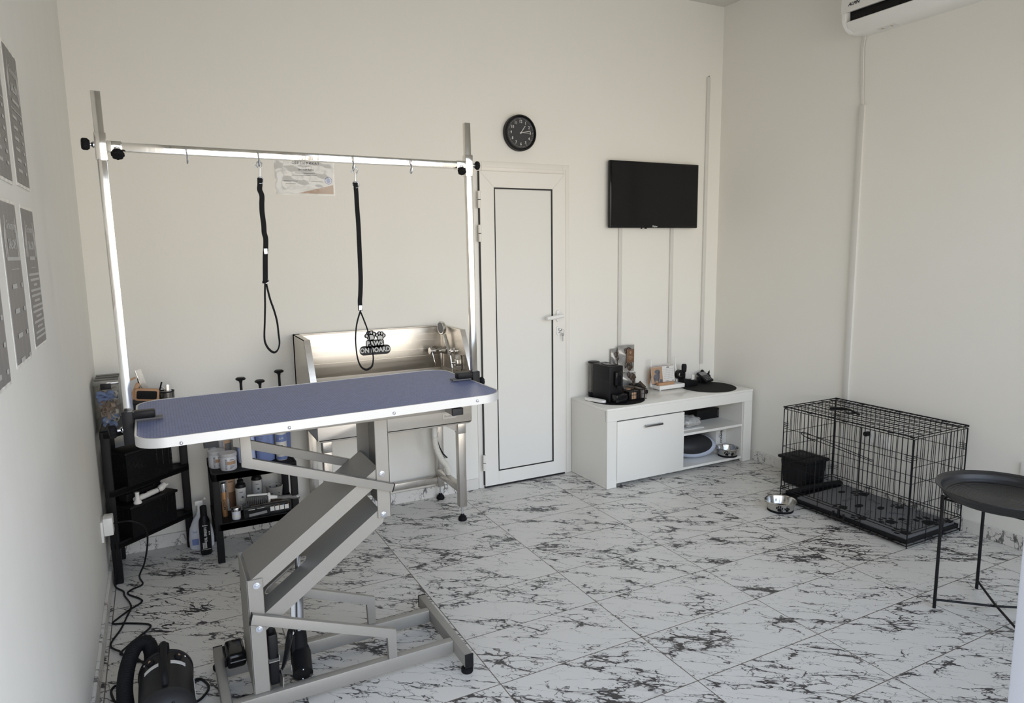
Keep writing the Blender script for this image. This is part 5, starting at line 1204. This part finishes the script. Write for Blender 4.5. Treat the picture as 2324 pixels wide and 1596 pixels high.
for mtn, cn, lab in (('ribbon_beige', 10, 'beige hair bow heaped in the clear lidded box'), ('ribbon_blue', 5, 'blue hair bow heaped in the clear lidded box'), ('ribbon_white', 6, 'cream hair bow heaped in the clear lidded box')):
    g = lab.split()[0]+' hair bows in the clear box'; p = make_bow(mtn, lab, g)
    for k in range(cn):
        o = p if k == 0 else copy_thing(p)
        zz = {'ribbon_beige': (.725, .80), 'ribbon_blue': (.81, .865), 'ribbon_white': (.735, .855)}[mtn]
        if mtn == 'ribbon_blue' and k > 2: zz = (.715, .74)
        o.location = (random.uniform(-.228, -.212), random.uniform(3.436, 3.47) if k % 2 == 0 else random.uniform(3.47, 3.58), random.uniform(*zz)+.008); o.rotation_euler = (random.uniform(-.7, .7), random.uniform(-1.4, 1.4), random.uniform(-.7, .7))
# brush organiser
b = B(); b.box((-.158, 3.475, .7005), (-.030, 3.60, .795), .004); b.build('organiser', 'blackmatte', label='black tool organiser on top of the corner shelf beside the clear box', cat='organiser')
br = thing('slicker_brush', 'wood framed rectangular brush with black pad leaning behind the table corner', 'brush', (0, 0, 0))
b = B(); b.prism(rrect(-.050, .050, -.029, .029, .010), 'y', 0, .010, .002); b.build('frame', 'wood', br); b = B(); b.prism(rrect(-.041, .041, -.020, .020, .007), 'y', -.002, .0005, .0004); b.build('pad', 'blackmatte', br)
put(br, (-.068, 3.487, .830), rx=.25, ry=.13)
for k, (p0, p1, lab) in enumerate((((-.140, 3.50, .80), (-.098, 3.50, .885), 'flat wooden brush handle leaning beside the steel post'), ((-.145, 3.55, .89), (-.108, 3.55, .905), 'short wooden brush handle end behind the steel post'))):
    b = B(); b.bar(p0, p1, .008, .018 if k == 0 else .012, (0, 1, 0) if k else (1, 0, .0), .003); b.build('wooden_brush', 'wood', label=lab, cat='brush')
cmb = thing('metal_comb', 'metal comb standing in the organiser on the corner shelf', 'comb', (-.095, 3.56, .80))
CM = Matrix.Translation((-.112, 3.565, .935)) @ Matrix.Rotation(math.radians(14), 4, 'Y').inverted()
b = B(); b.box((0, -.002, -.12), (.005, .002, 0), .001); b.T(CM); b.build('spine', 'steel_leg', cmb)
b = B()
for k in range(26): b.box((.005, -.0008, -.004-k*.0043), (.028, .0008, -.0026-k*.0043))
b.T(CM); b.build('teeth', 'steel_leg', cmb)
b = B(); b.tube([(-.100, 3.54, .90), (-.096, 3.54, .84)], .0022, 8, smooth=False); b.sph((-.0955, 3.54, .838), .004, seg=8); b.build('nail_file', 'black', label='thin black stick in front of the metal comb', cat='stick')
cu = thing('mesh_cup', 'black wire mesh cup of grooming tools on the corner shelf', 'cup', (.012, 3.64, .70))
b = B(); b.lathe([(.034, 0), (.034, .110)], (.012, 3.64, .701), 32); b.lathe([(0, 0), (.034, 0)], (.012, 3.64, .7015), 32); b.build('cup', 'cupmesh', cu)
b = B(); b.lathe([(.0335, .108), (.0355, .110), (.0355, .114), (.0335, .114), (.0335, .108)], (.012, 3.64, .701), 32); b.lathe([(.0, .0), (.035, .0), (.035, .004), (0, .004)], (.012, 3.64, .7002), 32); b.build('rim', 'black', cu)
b = B(); b.tube([(-.004, 3.63, .72), (-.018, 3.625, .812), (-.004, 3.62, .862)], .0035, 8, smooth=False); b.build('brush_stick', 'black', label='black rod leaning out of the mesh cup', cat='rod')
b = B(); b.box((.010, 3.632, .72), (.026, 3.636, .845), .001); b.build('nail_clipper', 'steel_leg', label='flat grey metal clipper standing in the mesh cup', cat='clipper')
b = B(); b.prism([(.022, .72), (.034, .72), (.034, .82), (.030, .840), (.022, .842)], 'y', 3.642, 3.648, .001); b.build('plastic_comb', 'label', label='white plastic blade standing in the mesh cup', cat='blade')
b = B(); b.tube([(-.006+.012*math.cos(a), 3.628, .822+.012*math.sin(a)) for a in [i*PI/6 for i in range(12)]], .0022, 8, True); b.tube([(.0, 3.628, .812), (.006, 3.63, .73)], .003, 8, smooth=False); b.build('scissors', 'steel_leg', label='metal scissors with ring handle in the mesh cup', cat='scissors')

# ------------------------------------------------------------------ rectangular shelf
rs = thing('storage_shelf', 'black two tier shelf of grooming bottles under the table', 'shelf', (.362, 3.55, 0))
for z in (.195, .440):
    b = B(); b.prism(rrect(.166, .556, 3.390, 3.712, .022, 5), 'z', z-.034, z-.003, .003); b.ring(rrect(.166, .556, 3.390, 3.712, .022, 5), rrect(.173, .549, 3.397, 3.705, .018, 5), 'z', z-.034, z+.001); b.build('shelf', 'blackshelf', rs)
for x in (.184, .538):
    for y in (3.407, 3.695):
        b = B(); b.box((x-.016, y-.015, 0), (x+.016, y+.015, .405), .003); b.build('leg', 'blackshelf', rs)
z1, z2 = .4372, .1922
def cyljar(name, c, r, h, mtn, label, cat, lidm=None, lidh=.012, sx=1.0, sy=1.0, grp=None):
    t = thing(name, label, cat, c, group=grp)
    b = B(); b.lathe([(0, 0), (r*.93, 0), (r, .005), (r, h-.004), (r*.96, h), (0, h)], c, 36, sx=sx, sy=sy); b.build('body', mtn, t)
    if lidm: b = B(); b.lathe([(0, h-.001), (r*1.05, h-.001), (r*1.06, h+.002), (r*1.06, h+lidh-.002), (r*1.02, h+lidh), (r*.9, h+lidh-.001), (0, h+lidh-.001)], c, 36, sx=sx, sy=sy); b.build('lid', lidm, t)
    return t
def wraplabel(t, c, r, z0, z1_, a0, a1, mtn, name='label', eps=.0006):
    b = B(); n = 10; A = []
    for i in range(n+1):
        a = a0+(a1-a0)*i/n; A.append([b.bm.verts.new((c[0]+(r+e)*math.cos(a), c[1]+(r+e)*math.sin(a), z)) for e, z in ((eps, z0), (eps, z1_), (0, z1_), (0, z0))])
    for p, q in zip(A, A[1:]):
        for k in range(4): b.bm.faces.new((p[k], p[(k+1) % 4], q[(k+1) % 4], q[k]))
    b.bm.faces.new(A[0]); b.bm.faces.new(A[-1][::-1]); return b.build(name, mtn, t)
AV = -PI/2-.08          # direction that faces the room
for c, lab in (((.250, 3.462, z1), 'white jar lettered HYGIENE at the front of the top shelf'), ((.204, 3.530, z1), 'white jar lettered HYGIENE half hidden behind the front jar')):
    t = cyljar('cosmetic_jar', c, .0375, .066, 'jar', lab, 'jar', 'milky', .016)
    wraplabel(t, c, .0375, z1+.030, z1+.046, AV-.15, AV+.95, 'orange')
    text('HYGIENE', .0125, (c[0]-.013, c[1]-.0372, z1+.033), UZ, (-1, .2, 0), 'greyink', t); text('Artero', .0062, (c[0]+.013, c[1]-.0378, z1+.053), UX, UZ, 'ink', t, bold=.0003)
    b = B()
    for k in range(4): b.quad((c[0]+.004, c[1]-.0382, z1+.024-.004*k), (.020-.003*k, 0, 0), (0, 0, .0013), .0003)
    b.disc((c[0]+.006, c[1]-.0382, z1+.012), .002, UX, UZ, .0003); b.build('small_print', 'greyink', t)
def pump(t, c, z0, zt_):
    b = B(); b.cyl((c[0], c[1], z0), (c[0], c[1], z0+.022), .019, seg=20); b.cyl((c[0], c[1], z0+.02), (c[0], c[1], zt_-.012), .0065, seg=14)
    b.lathe([(.007, -.022), (.009, -.010), (.022, -.006), (.025, 0), (.018, .006), (0, .008)], (c[0], c[1], zt_-.004), 24); b.tube([(c[0], c[1], zt_-.004), (c[0]-.012, c[1]-.020, zt_-.008)], .006, 8, smooth=False); b.build('pump', 'black', t)
def jug(x0, x1, y0, y1, z, h, mtn, label, pumpx=None, ptop=None, cat='jug'):
    t = thing('shampoo_jug', label, cat, ((x0+x1)/2, (y0+y1)/2, z))
    b = B(); b.prism(rrect(x0, x1, y0, y1, .018, 5), 'z', z, z+h*.80, .006); xm, ym = (x0+x1)/2, (y0+y1)/2
    b.lathe([(min(x1-x0, y1-y0)*.46, 0), (min(x1-x0, y1-y0)*.36, h*.10), (.018, h*.17), (.018, h*.20), (0, h*.20)], (xm, ym, z+h*.795), 24); b.build('body', mtn, t)
    if ptop: pump(t, (pumpx if pumpx else xm, ym), z+h*.98, ptop)
    return t
j = jug(.302, .384, 3.52, 3.66, z1, .24, 'paleblue', 'pale blue pump jug behind the white jars', ptop=.853)
j = jug(.386, .472, 3.500, 3.635, z1, .25, 'jug_blue', 'blue pump jug with black label in the middle of the top shelf', ptop=.836)
b = B(); b.box((.390, 3.4985, z1+.138), (.455, 3.500, z1+.172)); b.build('label', 'ink', j)
b = B()
for k in range(4): b.quad((.392, 3.4994, z1+.128-.008*k), (.028-.003*k, 0, 0), (0, 0, .0018), .0004)
b.lathe([(.0058, 0), (.0066, 0), (.0066, .0005), (.0058, .0005), (.0058, 0)], (.442, 3.4999, z1+.120), 18, Matrix.Rotation(PI/2, 4, 'X')); b.lathe([(.0058, 0), (.0066, 0), (.0066, .0005), (.0058, .0005), (.0058, 0)], (.442, 3.4999, z1+.102), 18, Matrix.Rotation(PI/2, 4, 'X')); b.build('small_print', 'greyink', j)
jug(.500, .566, 3.585, 3.690, z1, .26, 'jug_blue', 'dark blue pump jug at the back right corner of the top shelf', ptop=.866)
jug(.176, .212, 3.60, 3.68, z1, .17, 'milky', 'milky white bottle at the back left of the top shelf', cat='bottle')
def tall(c, r, h, label, zz):
    t = thing('conditioner_bottle', label, 'bottle', c)
    b = B(); b.lathe([(0, 0), (r*.95, 0), (r, .006), (r, h*.84), (r*.8, h*.90), (r*.45, h*.93), (r*.45, h), (0, h)], c, 30); b.build('body', 'milky', t)
    wraplabel(t, c, r, c[2]+h*.30, c[2]+h*.84, AV-.15, AV+1.2, 'orange'); wraplabel(t, c, r, c[2]+h*.05, c[2]+h*.46, AV-.0, AV+1.2, 'brown' if zz else 'midgrey', 'dark_label', .0009)
    text('CONDITIONER', .0125, (c[0]-.012, c[1]-r*.98, c[2]+h*.55), UZ, (-1, .3, 0), 'greyink', t); text('Artero', .0072, (c[0]+.010, c[1]-r*1.06, c[2]+h*.72), (1, .1, 0), UZ, 'ink', t, bold=.0004)
    return t
tall((.250, 3.600, z1), .029, .215, 'tan labelled conditioner bottle on the top shelf behind the white jars', 0)
tall((.250, 3.600, z2), .034, .205, 'tan labelled conditioner bottle on the bottom shelf behind the copper tube', 1)
t = cyljar('spray_can', (.502, 3.500, z1), .0265, .140, 'label', 'white and blue bottle at the right front of the top shelf', 'bottle', 'white', .022)
wraplabel(t, (.502, 3.500), .0265, z1+.095, z1+.132, AV-1.2, AV+1.2, 'jug_blue'); wraplabel(t, (.502, 3.500), .0265, z1+.004, z1+.020, AV-1.2, AV+1.2, 'jug_blue')
wraplabel(t, (.502, 3.500), .0265, z1+.055, z1+.078, AV-.7, AV+.2, 'brown', 'picture', .0009); text('EAR', .013, (.500, 3.4722, z1+.112), (1, .1, 0), UZ, 'lightink', t)
# bottom tier
t = cyljar('hair_tube', (.221, 3.500, z2), .0125, .125, 'copper', 'copper coloured tube with silver cap on the bottom shelf', 'tube', 'zinc', .042); text('ARTERO', .014, (.221, 3.4868, z2+.062), UZ, -UX, 'ink', t, bold=.0004)
def spray(c, r, h, label):
    t = thing('spray_bottle', label, 'spray bottle', c)
    b = B(); b.lathe([(0, 0), (r*.95, 0), (r, .005), (r, h*.72), (r*.85, h*.78), (r*.5, h*.80), (0, h*.80)], c, 28); b.build('body', 'black', t)
    wraplabel(t, c, r, c[2]+h*.04, c[2]+h*.68, AV-1.3, AV+1.1, 'label')
    b = B(); b.lathe([(0, 0), (r*.62, 0), (r*.60, h*.10), (r*.38, h*.12), (r*.30, h*.24), (0, h*.25)], V(c)+UZ*h*.79, 20); b.box((c[0]-.005, c[1]-.020, c[2]+h*.93), (c[0]+.005, c[1], c[2]+h*.98), .001); b.build('nozzle', 'blackgloss', t)
    b = B(); b.disc((c[0]+.004, c[1]-r-.0004, c[2]+h*.42), .0055, UX, UZ, .0008)
    for k in range(5): b.quad((c[0]-.010, c[1]-r-.0004, c[2]+h*(.30-.05*k)), (.016, 0, 0), (0, 0, .0014), .0006)
    b.quad((c[0]-.009, c[1]-r-.0004, c[2]+h*.56), (.016, 0, 0), (0, 0, .003), .0006); b.build('small_print', 'greyink', t)
spray((.303, 3.550, z2), .0255, .174, 'front black spray bottle with white label on the bottom shelf'); spray((.390, 3.645, z2), .0260, .170, 'rear black spray bottle with white label on the bottom shelf')
t = cyljar('cream_jar', (.266, 3.438, z2), .0205, .042, 'jar', 'small white cream jar with silver lid on the bottom shelf', 'jar', 'zinc', .016); wraplabel(t, (.266, 3.438), .0205, z2+.010, z2+.026, AV-1.2, AV+1.2, 'label')
b = B(); b.lathe([(0, 0), (.034, 0), (.040, .06), (.042, .078), (.040, .080), (.036, .06), (.0, .01)], (.470, 3.610, z2), 36); cp = b.build('cup', 'dots', label='white cup with dark dots on the bottom shelf', cat='cup')
cl = thing('clipper_box', 'black clipper packaging with four white squares on the bottom shelf', 'box', (.405, 3.43, z2))
b = B(); b.box((.298, 3.400, z2), (.514, 3.480, z2+.055), .002); b.build('carton', 'blackgloss', cl)
b = B(); b.box((.296, 3.398, z2), (.517, 3.4, z2+.066)); b.build('clear_window', 'clear', cl)
b = B()
for k in range(4): b.quad((.418+.0225*k, 3.3978, z2+.022), (.019, 0, 0), (0, 0, .022), .0006)
b.build('white_square', 'label', cl)
for k, mm in enumerate(('tan', 'orange', 'jug_blue', 'tan')):
    b = B(); b.disc((.4355+.0225*k, 3.3974, z2+.045), .003, UX, UZ, .0006); b.build('colour_dot', mm, cl)
b = B(); b.bar((.320, 3.3972, z2+.018), (.402, 3.3972, z2+.024), .0008, .013, (0, 0, 1)); b.build('clipper_picture', 'grey', cl)
b = B(); b.quad((.318, 3.3975, z2+.044), (.030, 0, 0), (0, 0, .003), .0006); b.quad((.356, 3.3975, z2+.046), (.034, 0, 0), (0, 0, .002), .0006); b.build('small_print', 'lightink', cl)
hb = thing('cleaning_brush', 'grey bristle brush with taupe handle lying on the clipper packaging', 'brush', (0, 0, 0))
b = B(); b.box((-.060, -.020, .008), (.038, .020, .030), .006, 3)
for k in range(11):
    for q_ in range(5): b.cyl((-.058+.0094*k, -.018+.009*q_, .02), (-.060+.0098*k, -.020+.010*q_, .0), .0046, .0022, 6)
b.build('bristles', 'bristle', hb)
b = B(); b.box((-.058, -.017, .028), (.046, .017, .042), .006, 3); b.box((.034, -.020, .004), (.050, .020, .042), .006, 3); b.tube([(.048, 0, .024), (.075, 0, .022), (.085, 0, .020)], [.010, .008, .007], 12); b.build('head', 'white', hb)
b = B(); b.tube([(.082, 0, .020), (.11, 0, .017), (.135, 0, .018), (.16, 0, .015), (.188, 0, .012)], [.009, .011, .0095, .011, .009], 14); hh = b.build('handle', 'handlegrey', hb)
b = B(); b.tube([(.178+.006*math.cos(a), -.0105, .013+.004*math.sin(a)) for a in [i*PI/5 for i in range(10)]], .0018, 6, True); b.build('hanging_hole', 'white', hh)
put(hb, (.372, 3.405, z2+.072), rz=-.10, ry=.05, rx=-.75)
b = B()
for k in range(3): b.box((.33+.05*k, 3.41, z2+.056), (.40+.05*k, 3.46, z2+.060+.002*k), .001)
b.build('packaging_film', 'foildark', label='dark crumpled film on the clipper packaging', cat='film')
# floor bottles
ob = thing('oil_bottle', 'tall black bottle lettered OIL FRESH on the floor between the shelves', 'bottle', (.127, 3.555, 0))
c = (.127, 3.555, 0); b = B(); b.lathe([(0, 0), (.024, 0), (.0265, .004), (.0265, .150), (.024, .172), (.0155, .192), (.0145, .196), (0, .196)], c, 36); b.build('body', 'black', ob)
b = B(); b.lathe([(0, .196), (.0155, .196), (.0155, .240), (.014, .243), (0, .243)], c, 28); b.build('cap', 'blackmatte', ob)
text('OIL FRESH', .0165, (.128, 3.5276, .105), UZ, -UX, 'lightink', ob, bold=.0004); text('Artero', .0085, (.127, 3.5276, .152), UX, UZ, 'lightink', ob, bold=.0004)
b = B()
for k in range(5): b.quad((.112+.004*k, 3.5274, .036), (.002, 0, 0), (0, 0, .030), .0006)
b.quad((.107, 3.5276, .030), (.040, 0, 0), (0, 0, .0014), .0006); b.disc((.145, 3.5325, .115), .003, UX, UZ, .0006); b.disc((.145, 3.5325, .104), .003, UX, UZ, .0006); b.build('small_print', 'label', ob)
sb = thing('spray_bottle', 'white trigger spray bottle on the floor behind the tall black bottle', 'spray bottle', (.113, 3.645, 0))
b = B(); b.lathe([(0, 0), (.050, 0), (.056, .006), (.058, .05), (.052, .105), (.034, .150), (.016, .172), (.014, .19), (0, .19)], (.113, 3.645, 0), 36, sy=.62); b.build('body', 'jar', sb)
b = B(); b.cyl((.113, 3.645, .185), (.113, 3.645, .222), .012); b.box((.092, 3.635, .22), (.132, 3.655, .245), .006); b.cyl((.132, 3.640, .248), (.140, 3.625, .256), .0055); b.tube([(.122, 3.640, .222), (.128, 3.63, .20), (.124, 3.625, .185)], .0035, 8); b.build('trigger', 'white', sb)
b = B(); b.quad((.068, 3.6115, .030), (.030, .004*-1, 0), (0, 0, .030), .0008); b.build('label', 'jug_blue', sb); text('ZHE', .011, (.083, 3.6125, .095), (1, -.15, 0), UZ, 'jug_blue', sb)

# ------------------------------------------------------------------ socket, plug and cords at the left wall
sk = thing('wall_socket', 'white plug adapter on the left wall beside the corner shelf', 'socket', (XL, 3.31, .25))
b = B(); b.box((XL, 3.235, .262), (XL+.010, 3.325, .352), .003); b.build('plate', 'white', sk)
b = B(); b.box((XL+.010, 3.245, .285), (XL+.046, 3.315, .362), .004); b.build('adapter', 'white', sk)
b = B(); b.tube([(-.234, 3.28, .325), (-.215, 3.27, .330), (-.165, 3.26, .328), (-.118, 3.29, .28), (-.115, 3.32, .20), (-.135, 3.34, .10), (-.160, 3.345, .04), (-.150, 3.33, .006), (-.19, 3.30, .005), (-.205, 3.26, .005), (-.150, 3.165, .005), (-.195, 3.105, .005), (-.235, 3.05, .005), (-.252, 3.012, .005), (-.195, 2.985, .005), (-.118, 2.925, .005), (-.160, 2.85, .005), (-.216, 2.765, .005), (-.195, 2.735, .005), (-.165, 2.70, .005), (-.12, 2.60, .006), (-.075, 2.46, .03)], .0038, 8)
b.build('power_cord', 'black', label='black power cord hanging from the white adapter and curling over the floor to the dryer', cat='cord')
b = B(); b.tube([(-.238, 3.30, .30), (-.232, 3.34, .20), (-.248, 3.37, .08), (-.258, 3.36, .012), (-.225, 3.30, .005), (-.218, 3.25, .005), (-.190, 3.12, .012), (-.205, 3.04, .005), (-.222, 2.95, .005), (-.252, 2.84, .005), (-.215, 2.755, .012), (-.190, 2.70, .005), (-.14, 2.66, .005)], .0036, 8)
b.build('power_cord', 'black', label='black power cord running down the shelf leg and along the left skirting', cat='cord')
b = B(); b.tube([(.155, 2.24, .03), (.125, 2.17, .012), (.09, 2.10, .006), (.06, 2.02, .005), (.04, 1.90, .005)], .0048, 8)
b.build('power_cord', 'black', label='black cord leaving the foot of the grooming table towards the bottom photo edge', cat='cord')

# ------------------------------------------------------------------ pet dryer
pd = thing('pet_dryer', 'black cylindrical pet dryer with orange logos on the floor at lower left', 'pet dryer', (-.064, 2.22, 0))
cx, cz, rd = -.064, .118, .078
TY = Matrix.Rotation(-PI/2, 4, 'X')       # local z -> +y
b = B(); b.lathe([(rd*.96, 0), (rd, .004), (rd, .218), (rd*1.03, .220), (rd*1.03, .232), (rd*.97, .238), (rd*.8, .243), (0, .245)], (cx, 2.115, cz), 56, TY); b.build('body', 'black', pd)
b = B(); b.lathe([(rd*1.03, .012), (rd*1.05, 0), (rd*.98, -.016), (rd*.78, -.034), (rd*.45, -.044), (0, -.047)], (cx, 2.113, cz), 56, TY); fc = b.build('front_cap', 'darkgrey', pd)
for i in range(10):
    a = 2*PI*i/10; b = B(); b.sph((cx+rd*.70*math.cos(a), 2.113-.0375, cz+rd*.70*math.sin(a)), .006, (1, .5, 1.6), 10, Matrix.Rotation(-a+PI/2, 4, 'Y')); b.build('vent_hole', 'black', fc)
b = B(); b.tube([(cx, 2.345, cz+rd*.95), (cx, 2.350, cz+rd+.020), (cx, 2.31, cz+rd+.026), (cx, 2.22, cz+rd+.026), (cx, 2.165, cz+rd+.022), (cx, 2.150, cz+rd-.002)], .010, 10, flat=None); b.cyl((cx, 2.345, cz+rd-.01), (cx, 2.345, cz+rd+.02), .016); b.build('handle', 'blackmatte', pd)
for s in (-1, 1):
    a = PI/2-s*.52; nrm = V((math.cos(a), 0, math.sin(a))); p = V((cx, 2.305, cz))+nrm*rd
    b = B(); b.cyl(p-nrm*.004, p+nrm*.007, .0125, seg=24); k = b.build('dial', 'blackmatte', pd)
    tn = V((math.sin(a), 0, -math.cos(a))); b = B(); b.disc(p+nrm*.0072, .0055, tn, V((0, 1, 0)) if tn.cross(V((0, 1, 0))).dot(nrm) > 0 else V((0, -1, 0)), .0005, 3); b.disc(p+nrm*.0072+V((0, .003, 0)), .003, tn, V((0, 1, 0)) if tn.cross(V((0, 1, 0))).dot(nrm) > 0 else V((0, -1, 0)), .0007, 6); b.build('logo', 'orange', k)
    b = B(); n = 8; A = []
    for i in range(n+1):
        aa = a-.30+.60*i/n; A.append([b.bm.verts.new((cx+(rd+e)*math.cos(aa), y, cz+(rd+e)*math.sin(aa))) for e, y in ((.0008, 2.262), (.0008, 2.280), (0, 2.280), (0, 2.262))])
    for p_, q_ in zip(A, A[1:]):
        for m_ in range(4): b.bm.faces.new((p_[m_], p_[(m_+1) % 4], q_[(m_+1) % 4], q_[m_]))
    b.bm.faces.new(A[0]); b.bm.faces.new(A[-1][::-1]); b.build('label', 'label', pd)
    b = B(); q2 = V((cx, 2.325, cz))+V((math.cos(a-s*.32), 0, math.sin(a-s*.32)))*rd; b.sph(q2, .0035, seg=8); b.build('screw', 'zinc', pd)
b = B(); b.box((cx+rd*.98, 2.19, cz-.03), (cx+rd*1.0+.001, 2.255, cz+.012)); b.build('rating_plate', 'label', pd)
for x in (-.045, .045):
    for y in (2.15, 2.31): b = B(); b.box((cx+x-.012, y-.012, 0), (cx+x+.012, y+.012, cz-rd*.78), .004); b.build('foot', 'rubberblack', pd)
corrug([(-.100, 2.352, .115), (-.103, 2.40, .125), (-.105, 2.455, .150), (-.118, 2.480, .170), (-.150, 2.455, .172), (-.172, 2.385, .150), (-.180, 2.30, .120), (-.172, 2.20, .095), (-.168, 2.10, .070), (-.165, 1.98, .050)], .0225, .0011, .0065, 'air_hose', 'blackmatte', pd, 18)
b = B(); b.tube([(-.236, 2.02, .028), (-.232, 2.12, .030), (-.222, 2.22, .032), (-.208, 2.29, .036)], [.024, .027, .026, .018], 16); b.build('dryer_nozzle', 'blackmatte', label='black air nozzle on the floor between the dryer and the left wall', cat='nozzle')
b = B(); b.tube([(.012, 2.36, .06), (.016, 2.44, .012), (.038, 2.445, .005), (.058, 2.385, .005), (.035, 2.335, .005), (.010, 2.315, .006), (.002, 2.29, .02)], .0042, 8)
b.build('power_cord', 'black', label='short black cord looping on the floor right of the dryer', cat='cord')
b = B(); b.tube([(-.205, 2.48, .008), (-.222, 2.545, .005), (-.236, 2.52, .005), (-.225, 2.45, .012), (-.212, 2.42, .005), (-.238, 2.36, .005), (-.250, 2.30, .005), (-.245, 2.26, .005)], .0040, 8)
b.build('power_cord', 'black', label='thin black cord twisted on the floor left of the dryer hose', cat='cord')
